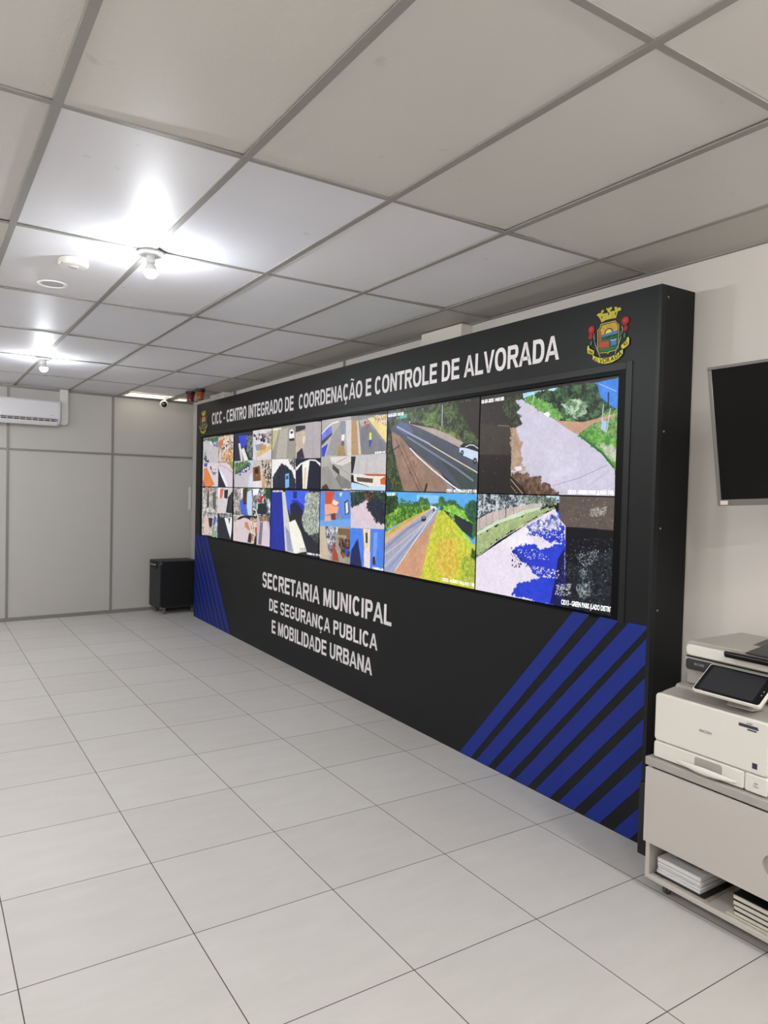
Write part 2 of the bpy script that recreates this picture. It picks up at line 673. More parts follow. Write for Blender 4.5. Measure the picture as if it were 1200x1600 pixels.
LG = 'bare bulb lamps on the ceiling'
lamp = make_lamp(M_BULB)
lamp.location = (.979, 3.727, HC - .0015)
lamp['label'] = 'nearer bare bulb lamp on a white porcelain base, beside the round smoke detector'
lamp['group'] = LG
copy_thing(lamp, (.991, 7.48, HC - .0015), 'farther bare bulb lamp on the ceiling, above the air conditioner', group=LG)
added_lamp = make_lamp(M_BULBW)  # lamps added out of view to light the room more evenly
added_lamp.location = (2.216, -.02, HC - .0015)
added_lamp['label'] = 'added bare bulb lamp of the same kind, unseen on the ceiling outside the picture'
added_lamp['group'] = LG
for x, y in ((.979, -.02), (.979, -2.5), (2.216, -.64), (2.216, -1.26), (-.88, -.6), (-.88, 1.86), (-.88, 3.73), (-.88, 5.59), (-.88, 7.45), (-.88, 9.2),
             (-2.74, -.02), (-2.74, 3.73), (-2.74, 7.46)):
    copy_thing(added_lamp, (x, y, HC - .0015), 'added bare bulb lamp of the same kind, unseen on the ceiling outside the picture', group=LG)

# recessed fluorescent fitting
M_TUBE = mat('tube_diffuser', 'fff6e2', .4, emit=TUBE, ecolor='fff4dc')
M_ENAM = mat('white_enamel', 'deddd8', .35)


def make_troffer(x0, x1, y0, y1, label, name='recessed_ceiling_light'):
    t = thing(name, label, 'ceiling light', ((x0 + x1) / 2, (y0 + y1) / 2, HC - .002), group='recessed ceiling lights')
    a, b = (x1 - x0) / 2, (y1 - y0) / 2
    m_ = MB()
    m_.box(-a, a, -b, -b + .02, -.008, .004).box(-a, a, b - .02, b, -.008, .004)
    m_.box(-a, -a + .02, -b + .02, b - .02, -.008, .004).box(a - .02, a, -b + .02, b - .02, -.008, .004)
    m_.box(-a + .02, a - .02, -.015, .015, -.007, .004)
    m_.build('frame', M_ENAM, t)
    MB().box(-a + .02, a - .02, -b + .02, -.015, -.003, .001).build('diffuser', M_TUBE, t)
    MB().box(-a + .02, a - .02, .015, b - .02, -.003, .001).build('diffuser', M_TUBE, t)
    return t


make_troffer(2.235, 2.815, 9.42, 9.84, 'recessed fluorescent ceiling light at the far wall, above the white camera')
make_troffer(2.90, 3.10, 9.60, 9.88, 'small lit ceiling panel in the far corner, behind the red beacon lamp')

# smoke detector and speaker
t = thing('smoke_detector', 'round white smoke detector on the ceiling left of the nearer bulb', 'smoke detector', (.683, 4.12, HC + .004))
MB().lathe([(.070, 0), (.074, -.008), (.075, -.026), (.070, -.034), (.06, -.037), (.0001, -.038)], seg=44).build('housing', mat('detector_plastic', 'dcdad2', .45), t)
MB().lathe([(.024, -.037), (.024, -.041), (.018, -.043), (.0001, -.043)], seg=28).build('sensor_cap', mat('detector_grey', 'b9b8b4', .45), t)
MB().lathe([(.004, -.02), (.004, -.0285), (.0001, -.029)], c=(-.06, -.035, -.006), seg=10).build('indicator_light', mat('indicator_blue', '6a72d8', .3), t)
t = thing('ceiling_speaker', 'round flush ceiling speaker with a pale grille behind the smoke detector', 'speaker', (.663, 4.685, HC + .004))
MB().lathe([(.066, -.003), (.070, -.0065), (.082, -.0065), (.083, 0)], seg=44).build('rim', M_WHITE, t)
M_GRILL = mat('speaker_grille', 'b9b6b4', .5, bump=.5, bscale=260, var=.06, vscale=150)
MB().lathe([(.067, -.002), (.05, -.004), (.0001, -.0045)], seg=44).build('grille', M_GRILL, t)

# ------------------------------------------------------------------ video wall housing
# local x runs along its face from the far end to the near end, local y goes into the wall, z is up
VL = 7.032
VX0, VB = 2.97607, .0097348
VW = Matrix.Translation((VX0 + VB * (9.24 - 2), 9.24, 0)) @ Matrix.Rotation(math.atan2(-1, -VB), 4, 'Z')
KS = math.hypot(1, VB)


def sx_(y):
    return (9.24 - y) * KS


M_BLK = mat('black_vinyl', '0a0e11', .46, spec=.29, bump=.03, bscale=30, var=.05, vscale=3)
M_TRIM = mat('dark_trim', '0b0f12', .44, spec=.36)
M_BLUE = mat('blue_vinyl', '172c86', .5, spec=.25, var=.04, vscale=4)
M_LET = mat('white_letters', 'f2eff2', .5)
M_BEZ = mat('black_bezel', '050506', .45, spec=.12)
DEP = .255


def ztop(s):
    return 2.760 + (2.721 - 2.760) * s / VL


vw = thing('video_wall_housing', 'long black panelled video wall housing with white lettering and blue stripes', 'video wall', matrix=VW)
OS0, OS1, OZ0, OZ1 = sx_(9.0) - .035, sx_(2.45) + .05, 1.080 - .016, 2.317 + .022
mb = MB()
th = .02
for a0, a1, b0, b1 in ((0, OS0, 0, None), (OS1, VL, 0, None), (OS0, OS1, 0, OZ0), (OS0, OS1, OZ1, None)):
    z0 = b0
    t0 = ztop(a0) if b1 is None else b1
    t1 = ztop(a1) if b1 is None else b1
    mb.loft([[(a0, 0, z0), (a1, 0, z0), (a1, th, z0), (a0, th, z0)], [(a0, 0, t0), (a1, 0, t1), (a1, th, t1), (a0, th, t0)]])
mb.build('front_panel', M_BLK, vw, smooth=0)
for a0, a1, nm in ((VL - .018, VL, 'side_panel'), (0, .018, 'side_panel')):
    MB().loft([[(a0, th, 0), (a1, th, 0), (a1, DEP, 0), (a0, DEP, 0)],
               [(a0, th, ztop(a0)), (a1, th, ztop(a1)), (a1, DEP, ztop(a1)), (a0, DEP, ztop(a0))]]).build(nm, M_BLK, vw, smooth=0)
MB().loft([[(.018, th, ztop(0) - .018), (VL - .018, th, ztop(VL) - .018), (VL - .018, DEP, ztop(VL) - .018), (.018, DEP, ztop(0) - .018)],
           [(.018, th, ztop(0)), (VL - .018, th, ztop(VL)), (VL - .018, DEP, ztop(VL)), (.018, DEP, ztop(0))]]).build('top_panel', M_BLK, vw, smooth=0)
# raised edge strip up the near corner
MB().box(VL - .016, VL + .003, -.003, .03, .002, ztop(VL) - .002).build('corner_strip', M_TRIM, vw, smooth=0)
# flat raised trim around the opening (sides and top)
mb = MB()
tw = .038
mb.box(OS1, OS1 + tw, -.004, 0, OZ0, OZ1 + tw).box(OS0 - .004, OS1, -.004, 0, OZ1, OZ1 + tw)
mb.build('opening_trim', M_TRIM, vw, smooth=0, bevel=.0015)
# black liner of the opening
mb = MB()
mb.box(OS0, OS0 + .033, .001, .06, OZ0, OZ1).box(OS1 - .048, OS1, .001, .06, OZ0, OZ1)
mb.box(OS0 + .033, OS1 - .048, .001, .06, OZ0, OZ0 + .014).box(OS0 + .033, OS1 - .048, .001, .06, OZ1 - .020, OZ1)
mb.build('opening_liner', M_BEZ, vw, smooth=0)
def face_out(o):
    """turn every printed face to look out of the panel"""
    bm = bmesh.new()
    bm.from_mesh(o.data)
    for f in bm.faces:
        if f.normal.y > 0:
            f.normal_flip()
    bm.to_mesh(o.data)
    bm.free()
    return o


# lettering
for body, ya, yb, zb, cap in (
        ('CICC - CENTRO INTEGRADO DE', 8.645, 6.30, (2.462, 2.450), .142),
        ('COORDENAÇÃO E CONTROLE DE ALVORADA', 6.185, 2.863, (2.450, 2.453), .137),
        ('SECRETARIA MUNICIPAL', 6.971, 4.494, (.671, .681), .157),
        ('DE SEGURANÇA PUBLICA', 6.784, 4.684, (.452, .459), .124),
        ('E MOBILIDADE URBANA', 6.709, 4.755, (.236, .248), .133)):
    s0, s1 = sx_(ya), sx_(yb)
    for mb in sign_text(body, lambda a, b, d: (s0 + a, -.0012, zb[0] + (zb[1] - zb[0]) * a / (s1 - s0) + b), s1 - s0, cap):
        face_out(mb.build('sign_lettering', M_LET, vw, smooth=0))
# stripes
ZS = 1.073


def clip(poly, keep):
    """keep points where keep(p) >= 0"""
    out = []
    for i in range(len(poly)):
        a, b = poly[i], poly[(i + 1) % len(poly)]
        ka, kb = keep(a), keep(b)
        if ka >= 0:
            out.append(a)
        if ka * kb < 0:
            t_ = ka / (ka - kb)
            out.append((a[0] + (b[0] - a[0]) * t_, a[1] + (b[1] - a[1]) * t_))
    return out


near = [(3.526, 3.638, .938), (3.354, 3.472, .957), (3.175, 3.293, .960), (3.004, 3.115, .94), (2.828, 2.945, .94),
        (2.650, 2.762, .93), (2.475, 2.580, .93), (2.283, 2.385, .93)]
far_ = [(7.885 + .1615 * i, 8.004 + .1615 * i, -.865) for i in range(9)]
for lo, hi, sl in near + far_:
    p = [(sx_(hi), .004), (sx_(lo), .004), (sx_(lo - sl), ZS), (sx_(hi - sl), ZS)]
    p = clip(p, lambda q: VL - .018 - q[0])
    p = clip(p, lambda q: q[0] - .006)
    if len(p) > 2:
        MB().prism(p, -.0012, -.0001).build('blue_stripe', M_BLUE, vw, smooth=0)
# screws on the near side and a bolt at the foot
M_STEEL = mat('steel', 'b8b8b8', .3, metal=1.)
for z in (2.665, 2.02, 1.55, 1.15):
    MB().lathe([(.005, 0), (.004, .002)], c=(VL, .03 + th, z), axis='X', seg=12).build('screw', M_STEEL, vw)

FEEDS = {
    (5, 0): [
        ('P','2a2523',0.15,[(-0.059,-0.063),(1.012,-0.026),(1.037,1.03),(-0.031,1.075)]),
        ('P','1c1815',0.2,[(-0.043,0.574),(0.284,0.618),(0.316,1.061),(-0.031,1.075)]),
        ('P','3a322c',0.15,[(-0.003,0.282),(0.267,0.345),(0.273,0.618),(0.005,0.604)]),
        ('P','d0cade',0.05,[(0.292,0.083),(0.348,0.088),(0.524,0.247),(0.77,0.462),(0.912,0.629),(0.993,0.768),(0.999,1.031),(0.284,1.062),(0.277,0.783),(0.288,0.366),(0.359,0.324),(0.316,0.231)]),
        ('N','d0cadc','dcd8ea',0.3,[(0.508,0.365),(0.712,0.548),(0.77,0.802),(0.576,0.871),(0.455,0.578)]),
        ('N','a88c74','c0a48c',0.05,[(0.265,0.353),(0.309,0.368),(0.315,0.406),(0.342,0.471),(0.374,0.499),(0.345,0.571),(0.367,0.635),(0.358,0.697),(0.4,0.748),(0.401,0.785),(0.277,0.776)]),
        ('N','4c3428','8a6c58',0.05,[(0.277,0.789),(0.411,0.791),(0.452,0.841),(0.51,0.835),(0.511,0.895),(0.577,0.895),(0.588,0.954),(0.643,0.976),(0.644,1.047),(0.284,1.062)]),
        ('P','2a1c18',0.25,[(0.278,0.821),(0.385,0.946),(0.427,1.056),(0.274,1.062)]),
        ('L','c8b49c',0.008,[(0.279,0.859),(0.376,0.996)]),
        ('L','b89c84',0.006,[(0.281,0.922),(0.335,1.003)]),
        ('P','eae6f2',0.02,[(0.302,0.739),(0.359,0.728),(0.365,0.766),(0.324,0.784)]),
        ('N','12160f','4c5a3c',0.02,[(0.167,0.043),(0.311,0.023),(0.362,0.026),(0.363,0.082),(0.302,0.103),(0.345,0.154),(0.294,0.19),(0.358,0.255),(0.317,0.275),(0.359,0.324),(0.298,0.342),(0.21,0.217)]),
        ('L','8a7a68',0.008,[(0.158,0.316),(0.25,0.334)]),
        ('N','4f8c38','8cc468',0.03,[(0.355,0.081),(0.442,0.065),(0.577,0.16),(0.597,0.21),(0.742,0.345),(0.6,0.319),(0.504,0.235),(0.385,0.123)]),
        ('P','a8dcec',0.1,[(0.354,0.031),(0.611,0.024),(0.611,0.054),(0.442,0.059),(0.358,0.081)]),
        ('N','0f1a14','4c7448',0.045,[(0.442,0.035),(0.593,0.039),(0.646,0.02),(0.818,0.025),(0.875,0.053),(0.894,0.166),(0.989,0.268),(0.986,0.321),(0.809,0.348),(0.653,0.305),(0.577,0.16),(0.453,0.091)]),
        ('N','4a6c48','c8dcc0',0.03,[(0.641,0.176),(0.702,0.145),(0.805,0.185),(0.811,0.287),(0.741,0.325),(0.67,0.267)]),
        ('P','3c84e2',0.12,[(0.846,0.031),(1.013,0.016),(1.004,0.292),(0.95,0.235),(0.889,0.154),(0.871,0.052)]),
        ('L','a8ccf4',0.006,[(0.879,0.043),(0.986,0.128)]),
        ('N','4c7838','94b870',0.03,[(0.761,0.461),(0.851,0.381),(0.905,0.31),(1.004,0.27),(1.017,0.816),(0.913,0.64)]),
        ('P','c69c82',0.08,[(0.6,0.322),(0.793,0.36),(0.975,0.314),(0.983,0.337),(0.851,0.381),(0.761,0.463),(0.727,0.446)]),
        ('N','3f8030','86c058',0.03,[(0.76,0.463),(0.835,0.407),(0.995,0.526),(1.001,0.784),(0.913,0.631)]),
        ('N','a4b090','d8dccc',0.02,[(0.879,0.538),(0.997,0.601),(1.0,0.72),(0.944,0.652)]),
        ('L','2c6a2c',0.02,[(0.77,0.473),(0.913,0.634),(0.985,0.757)]),
        ('L','e4e4ec',0.007,[(0.906,0.376),(0.912,0.224)]),
        ('L','d8d8e0',0.008,[(0.936,0.461),(0.954,0.263)]),
        ('L','20241c',0.014,[(0.94,0.131),(0.941,0.239)]),
        ('P','a8c4e8',0.05,[(0.9,0.43),(0.91,0.355),(0.938,0.369),(0.931,0.464)]),
        ('L','e8e8f0',0.008,[(0.374,0.096),(0.376,0.054)]),
        ('L','e8e8f0',0.008,[(0.436,0.131),(0.44,0.047)]),
        ('P','ffffff',0.0,[(0.514,0.246),(0.547,0.232),(0.566,0.265),(0.548,0.286)]),
        ('L','8a86a4',0.004,[(0.596,0.918),(0.771,0.848),(0.946,0.739)]),
        ('L','a8a4b8',0.003,[(0.823,0.926),(0.963,0.783)]),
        ('S','c8c0b8',20.0,0.004,[(-0.009,0.053),(0.152,0.079),(0.174,0.989),(0.015,0.993)]),
        ('T','02-03-2025 14:01:00',0.009,0.059,0.201,0.055,0.042),
        ('T','CID13 - GREEN PARK (LADO 110)',0.7,0.965,0.984,0.962,0.04),
    ],
    (5, 1): [
        ('P','04050e',0.3,[(-0.058,-0.03),(1.013,-0.043),(1.039,1.049),(-0.025,1.288)]),
        ('P','5f544c',0.12,[(0.641,-0.01),(1.013,-0.021),(1.02,0.277),(0.806,0.273),(0.69,0.276),(0.648,0.248)]),
        ('S','d8d0c8',110.0,0.003,[(0.706,0.011),(0.987,0.001),(0.993,0.26),(0.712,0.265)]),
        ('N','5c524a','cac2ba',0.008,[(0.847,0.096),(0.947,0.095),(0.941,0.156),(0.861,0.173)]),
        ('P','ebe0f0',0.03,[(-0.016,0.686),(0.413,0.281),(0.619,0.114),(0.644,0.201),(0.694,0.267),(0.705,0.987),(0.308,1.015),(-0.008,1.011)]),
        ('N','f0e8f4','f6f2f8',0.2,[(0.187,0.497),(0.423,0.292),(0.476,0.434),(0.398,0.506),(0.295,0.521)]),
        ('N','2438c4','2a44d8',0.1,[(0.415,0.374),(0.464,0.338),(0.549,0.281),(0.611,0.18),(0.645,0.142),(0.667,0.258),(0.691,0.267),(0.705,0.987),(0.566,0.999),(0.317,0.974),(0.356,0.858),(0.446,0.808),(0.532,0.771),(0.473,0.734),(0.442,0.672),(0.381,0.621),(0.318,0.581),(0.296,0.54),(0.377,0.484),(0.476,0.458),(0.517,0.514),(0.591,0.479),(0.672,0.433),(0.608,0.429),(0.514,0.393)]),
        ('P','0c1258',0.25,[(0.648,0.577),(0.692,0.465),(0.705,0.998),(0.603,0.989),(0.635,0.768)]),
        ('N','1424a0','f2eef8',0.03,[(0.413,0.293),(0.547,0.209),(0.638,0.154),(0.667,0.258),(0.587,0.325),(0.444,0.352)]),
        ('S','f4f0fa',160.0,0.008,[(0.423,0.292),(0.666,0.211),(0.681,0.431),(0.553,0.436),(0.445,0.389)]),
        ('S','f4f0fa',90.0,0.007,[(0.452,0.658),(0.651,0.671),(0.688,0.757),(0.523,0.767)]),
        ('S','f0ecf8',60.0,0.006,[(0.337,0.527),(0.497,0.504),(0.594,0.586),(0.421,0.614)]),
        ('S','0a1040',60.0,0.008,[(0.295,0.508),(0.4,0.568),(0.443,0.685),(0.311,0.709)]),
        ('N','20282c','dce6ee',0.035,[(-0.021,-0.004),(0.643,-0.016),(0.647,0.06),(0.525,0.063),(0.389,0.109),(0.124,0.196),(-0.014,0.259)]),
        ('P','bfe0f4',0.1,[(0.542,-0.007),(0.641,-0.008),(0.642,0.037),(0.58,0.033)]),
        ('N','3c4c40','a8b8a8',0.03,[(0.386,0.022),(0.617,0.014),(0.636,0.084),(0.526,0.102),(0.408,0.096)]),
        ('P','c8b8b4',0.1,[(-0.014,0.273),(0.134,0.178),(0.388,0.097),(0.525,0.068),(0.526,0.111),(0.409,0.135),(0.181,0.261),(-0.011,0.401)]),
        ('L','8a7c7a',0.006,[(0.021,0.25),(0.027,0.377)]),
        ('L','8a7c7a',0.006,[(0.078,0.212),(0.084,0.338)]),
        ('L','8a7c7a',0.006,[(0.134,0.175),(0.139,0.287)]),
        ('L','2a2426',0.01,[(0.245,0.117),(0.248,0.226)]),
        ('L','8a7c7a',0.006,[(0.19,0.159),(0.194,0.256)]),
        ('L','8a7c7a',0.006,[(0.307,0.126),(0.311,0.196)]),
        ('P','cfe2c4',0.05,[(-0.011,0.404),(0.181,0.261),(0.409,0.135),(0.516,0.112),(0.517,0.129),(0.182,0.3),(-0.01,0.448)]),
        ('N','98ac74','b8c88c',0.04,[(-0.01,0.448),(0.204,0.287),(0.507,0.129),(0.619,0.099),(0.546,0.167),(0.373,0.303),(0.186,0.451),(-0.004,0.664)]),
        ('L','e0e4d0',0.007,[(-0.004,0.668),(0.186,0.464),(0.393,0.289),(0.546,0.167)]),
        ('L','c0d4c0',0.006,[(0.51,0.03),(0.513,0.163)]),
        ('N','05060f','2a3238',0.02,[(0.703,0.614),(0.998,0.433),(1.011,0.982),(0.694,0.989)]),
        ('S','98a0b4',300.0,0.004,[(0.697,0.383),(0.996,0.346),(1.011,0.977),(0.639,0.956)]),
        ('N','060810','aab8b8',0.014,[(0.776,0.796),(0.858,0.722),(0.878,0.852),(0.804,0.892)]),
        ('N','060810','98a8b0',0.012,[(0.79,0.656),(0.84,0.635),(0.85,0.701),(0.809,0.732)]),
        ('S','b8c0c8',120.0,0.005,[(0.753,0.514),(0.916,0.444),(0.903,0.579),(0.823,0.616)]),
        ('S','d8dce4',120.0,0.006,[(0.645,0.813),(0.741,0.769),(0.744,0.884),(0.638,0.909)]),
        ('T','CID13 - GREEN PARK (LADO DISTRIT',0.678,0.947,1.0,0.931,0.052),
    ],
    (4, 0): [
        ('P','1c1a18',0.2,[(-0.038,-0.02),(1.006,0.01),(1.031,1.026),(-0.01,1.061)]),
        ('N','141b11','5c7040',0.045,[(-0.037,0.01),(1.006,0.026),(1.019,0.518),(0.839,0.472),(0.541,0.27),(0.314,0.18),(0.17,0.163),(-0.031,0.248)]),
        ('N','26401c','74924c',0.03,[(0.431,0.094),(0.587,0.089),(0.608,0.233),(0.505,0.23),(0.424,0.184)]),
        ('N','3a4a24','8c9a50',0.03,[(0.314,0.162),(0.451,0.197),(0.625,0.271),(0.758,0.345),(0.839,0.455),(0.694,0.365),(0.541,0.27)]),
        ('P','2a221e',0.2,[(0.773,0.03),(1.007,0.035),(1.018,0.494),(0.927,0.345),(0.847,0.194)]),
        ('P','4a5160',0.1,[(0.16,0.143),(0.381,0.253),(0.671,0.424),(0.833,0.539),(1.022,0.658),(1.031,1.026),(0.876,1.014),(0.639,0.792),(0.37,0.548),(0.155,0.334),(0.053,0.276),(0.031,0.22)]),
        ('P','3c4a48',0.1,[(0.635,0.651),(0.989,0.796),(0.991,1.003),(0.883,0.997)]),
        ('P','5a6488',0.1,[(0.16,0.152),(0.268,0.212),(0.327,0.303),(0.223,0.331),(0.102,0.232)]),
        ('P','b0a09c',0.1,[(0.18,0.155),(0.296,0.206),(0.541,0.279),(0.71,0.367),(0.854,0.465),(0.825,0.522),(0.671,0.424),(0.381,0.253)]),
        ('P','947868',0.15,[(0.052,0.266),(0.155,0.329),(0.294,0.487),(0.639,0.792),(0.791,1.034),(0.242,1.052),(0.135,0.727),(0.067,0.433)]),
        ('N','8c6c5c','b08c78',0.05,[(0.158,0.478),(0.305,0.544),(0.392,0.696),(0.377,0.825),(0.233,0.711)]),
        ('P','948e98',0.1,[(0.144,0.314),(0.294,0.487),(0.389,0.595),(0.517,0.718),(0.69,0.871),(0.838,1.033),(0.767,1.035),(0.64,0.836),(0.371,0.575)]),
        ('N','1c2416','5a6a40',0.03,[(-0.031,0.248),(0.053,0.276),(0.036,0.431),(0.111,0.582),(0.135,0.727),(0.242,1.052),(-0.01,1.061)]),
        ('P','2c3448',0.1,[(-0.016,0.823),(0.017,0.873),(0.067,1.019),(-0.01,1.061)]),
        ('L','eadcb4',0.012,[(0.152,0.238),(0.457,0.425),(0.716,0.602),(1.026,0.809)]),
        ('L','a8b0cc',0.02,[(0.122,0.215),(0.299,0.328),(0.511,0.456)]),
        ('L','7c8494',0.022,[(0.252,0.352),(0.513,0.538),(0.799,0.743),(0.955,0.871)]),
        ('L','f4f4f8',0.016,[(0.286,0.488),(0.371,0.585),(0.553,0.755),(0.764,0.931),(0.883,1.014)]),
        ('P','4a5a84',0.1,[(-0.037,0.02),(0.097,0.029),(0.078,0.094),(-0.033,0.159)]),
        ('P','5cb0a8',0.05,[(0.146,0.088),(0.24,0.072),(0.239,0.119),(0.149,0.127)]),
        ('P','78a0a0',0.05,[(0.109,0.098),(0.137,0.097),(0.137,0.121),(0.109,0.122)]),
        ('L','c8d2e2',0.014,[(0.635,0.039),(0.635,0.263)]),
        ('L','8a7a5c',0.008,[(0.292,0.047),(0.3,0.16)]),
        ('O','e8ecf0',18.0,[(0.275,0.178)]),
        ('P','14181c',0.1,[(-0.031,0.248),(0.031,0.249),(0.053,0.276),(0.033,0.303),(-0.03,0.307)]),
        ('P','cfdcf6',0.05,[(0.817,0.521),(0.878,0.504),(0.938,0.5),(1.019,0.551),(1.023,0.69),(0.949,0.655),(0.858,0.604),(0.818,0.564)]),
        ('P','241e20',0.1,[(0.826,0.492),(0.87,0.474),(0.941,0.478),(1.019,0.535),(1.02,0.584),(0.917,0.54),(0.879,0.525),(0.825,0.515)]),
        ('L','e0e8f8',0.01,[(0.874,0.513),(0.915,0.494),(0.953,0.501),(1.02,0.559)]),
        ('O','18181c',38.0,[(0.846,0.572)]),
        ('O','90949c',18.0,[(0.846,0.572)]),
        ('O','18181c',44.0,[(0.968,0.664)]),
        ('O','90949c',20.0,[(0.968,0.664)]),
        ('L','3a2a22',0.008,[(0.105,0.359),(0.231,0.635),(0.409,1.001)]),
        ('L','3a2a22',0.006,[(0.176,0.403),(0.299,0.684),(0.454,1.0)]),
        ('L','20181a',0.012,[(-0.023,0.565),(0.069,0.502),(0.158,0.449)]),
        ('O','241818',16.0,[(0.292,0.773)]),
        ('L','140c0c',0.03,[(0.487,0.917),(0.465,1.018)]),
        ('T','02-03-2025 14:01:00',0.001,0.066,0.197,0.066,0.045),
        ('T','CID12 - ACESSO 118 (LADO 118)',0.697,0.98,0.987,0.978,0.05),
    ],
    (4, 1): [
        ('P','58aef0',0.08,[(-0.029,-0.018),(1.001,-0.039),(1.026,0.981),(0.003,1.212)]),
        ('P','9a9cac',0.08,[(-0.032,0.666),(0.283,0.624),(0.298,1.215),(-0.016,1.29)]),
        ('P','cf9c7c',0.1,[(0.135,0.834),(0.486,0.776),(0.496,1.168),(0.136,1.254)]),
        ('N','acbc34','e4d050',0.03,[(0.446,0.602),(1.05,0.521),(1.063,1.049),(0.453,1.196)]),
        ('P','8ccaf6',0.08,[(0.378,0.028),(0.619,0.03),(0.622,0.117),(0.38,0.119)]),
        ('P','3c6c38',0.2,[(0.655,0.124),(1.042,0.201),(1.046,0.377),(0.964,0.484),(0.787,0.32),(0.624,0.203)]),
        ('P','3c6c34',0.2,[(0.175,0.128),(0.539,0.147),(0.54,0.191),(0.182,0.373)]),
        ('N','284c34','5e8e54',0.035,[(0.175,0.11),(0.203,0.08),(0.27,0.115),(0.398,0.109),(0.415,0.054),(0.502,0.069),(0.538,0.138),(0.621,0.108),(0.628,0.047),(0.669,0.045),(0.686,0.088),(0.765,0.076),(0.812,0.107),(0.882,0.154),(0.903,0.111),(0.953,0.068),(1.004,0.082),(1.01,0.34),(0.891,0.244),(0.704,0.147),(0.573,0.172),(0.381,0.146)]),
        ('N','2c5c18','9cd048',0.05,[(-0.013,0.176),(0.147,0.149),(0.195,0.156),(0.271,0.17),(0.382,0.173),(0.452,0.143),(0.539,0.151),(0.54,0.187),(0.366,0.27),(0.182,0.378),(-0.005,0.497)]),
        ('N','122412','3a6a2c',0.035,[(-0.017,0.03),(0.144,0.035),(0.166,0.167),(0.11,0.246),(-0.01,0.302)]),
        ('N','6cb034','b4e45c',0.03,[(0.663,0.14),(0.782,0.138),(0.882,0.187),(0.966,0.312),(0.785,0.24),(0.689,0.204)]),
        ('N','1c3c30','3c6c50',0.03,[(0.889,0.153),(0.953,0.076),(1.004,0.082),(1.009,0.3),(0.959,0.304),(0.899,0.235)]),
        ('P','a3a7c0',0.06,[(-0.011,0.663),(0.385,0.301),(0.54,0.191),(0.611,0.194),(0.576,0.294),(0.443,0.476),(0.241,0.816),(0.139,0.986),(-0.003,0.993)]),
        ('L','8890b0',0.03,[(0.001,0.72),(0.278,0.439),(0.474,0.302)]),
        ('L','b8bcd0',0.03,[(0.006,0.933),(0.246,0.647),(0.441,0.404),(0.558,0.252)]),
        ('L','8c94b4',0.02,[(0.058,0.953),(0.311,0.611),(0.493,0.372)]),
        ('L','dccca4',0.012,[(0.002,0.788),(0.188,0.627),(0.441,0.386),(0.549,0.235)]),
        ('L','f6f4f0',0.01,[(0.138,0.967),(0.249,0.777),(0.374,0.566),(0.559,0.26),(0.595,0.205)]),
        ('P','ccb45c',0.15,[(-0.015,0.527),(0.275,0.32),(0.531,0.181),(0.54,0.196),(0.385,0.302),(-0.013,0.605)]),
        ('P','dcb494',0.06,[(-0.013,0.585),(0.385,0.29),(0.54,0.187),(0.54,0.198),(0.394,0.311),(-0.011,0.668)]),
        ('P','cf9c7c',0.1,[(0.572,0.303),(0.609,0.2),(0.582,0.338),(0.539,0.501),(0.509,0.647),(0.447,0.972),(0.138,0.976),(0.25,0.787),(0.392,0.554)]),
        ('L','a87c60',0.004,[(0.467,0.707),(0.402,0.953)]),
        ('P','f0ece8',0.1,[(0.53,0.147),(0.59,0.157),(0.615,0.187),(0.54,0.191)]),
        ('N','acc034','ead850',0.03,[(0.615,0.197),(0.673,0.205),(0.771,0.291),(0.865,0.396),(1.002,0.576),(1.012,0.984),(0.447,0.981),(0.509,0.647),(0.547,0.464),(0.582,0.338)]),
        ('N','c8a838','ecd460',0.03,[(0.616,0.527),(0.791,0.488),(0.845,0.8),(0.74,0.973),(0.607,0.843)]),
        ('N','78a42c','d4cc58',0.03,[(0.866,0.712),(0.991,0.578),(1.004,0.965),(0.879,0.96)]),
        ('N','9cd03c','c8e450',0.03,[(0.787,0.32),(0.865,0.379),(0.98,0.563),(0.944,0.584),(0.836,0.432)]),
        ('P','263038',0.15,[(0.681,0.195),(0.785,0.234),(0.965,0.323),(0.957,0.464),(0.865,0.4),(0.787,0.307)]),
        ('N','3c6c24','9cc850',0.03,[(0.725,0.21),(0.788,0.231),(0.796,0.306),(0.747,0.282)]),
        ('L','141c20',0.008,[(0.789,0.235),(0.965,0.324)]),
        ('P','20222c',0.2,[(0.442,0.282),(0.486,0.277),(0.493,0.314),(0.476,0.336),(0.438,0.334)]),
        ('P','90949c',0.1,[(0.451,0.286),(0.478,0.283),(0.481,0.3),(0.452,0.306)]),
        ('P','5c4430',0.2,[(0.561,0.174),(0.583,0.178),(0.579,0.213),(0.563,0.214)]),
        ('N','1c3818','4c7c34',0.02,[(0.959,0.582),(0.998,0.585),(0.998,0.707),(0.954,0.665)]),
        ('T','02-03-2025',0.014,0.039,0.114,0.031,0.04),
        ('T','CID12 - ACESSO 118 (LADO 118)',0.68,0.951,0.99,0.948,0.04),
    ],
    (2, 0): [
        ('P','9c968e',0.08,[(-0.068,-0.132),(0.502,-0.062),(0.519,0.54),(-0.05,0.515)]),
        ('P','c2bc90',0.1,[(-0.064,0.023),(0.162,0.03),(0.053,0.307),(-0.051,0.472)]),
        ('P','b4aea4',0.06,[(0.174,0.048),(0.354,0.034),(0.323,0.515),(0.094,0.513)]),
        ('P','f4f4f4',0.02,[(0.382,0.086),(0.425,0.061),(0.46,0.086),(0.479,0.16),(0.481,0.233),(0.382,0.236),(0.373,0.15)]),
        ('P','2c2c34',0.0,[(0.4,0.098),(0.447,0.099),(0.453,0.135),(0.401,0.137)]),
        ('P','2c2c34',0.0,[(0.372,0.215),(0.484,0.209),(0.481,0.254),(0.382,0.249)]),
        ('P','b4acb0',0.05,[(0.503,-0.029),(1.016,0.017),(1.031,0.554),(0.519,0.54)]),
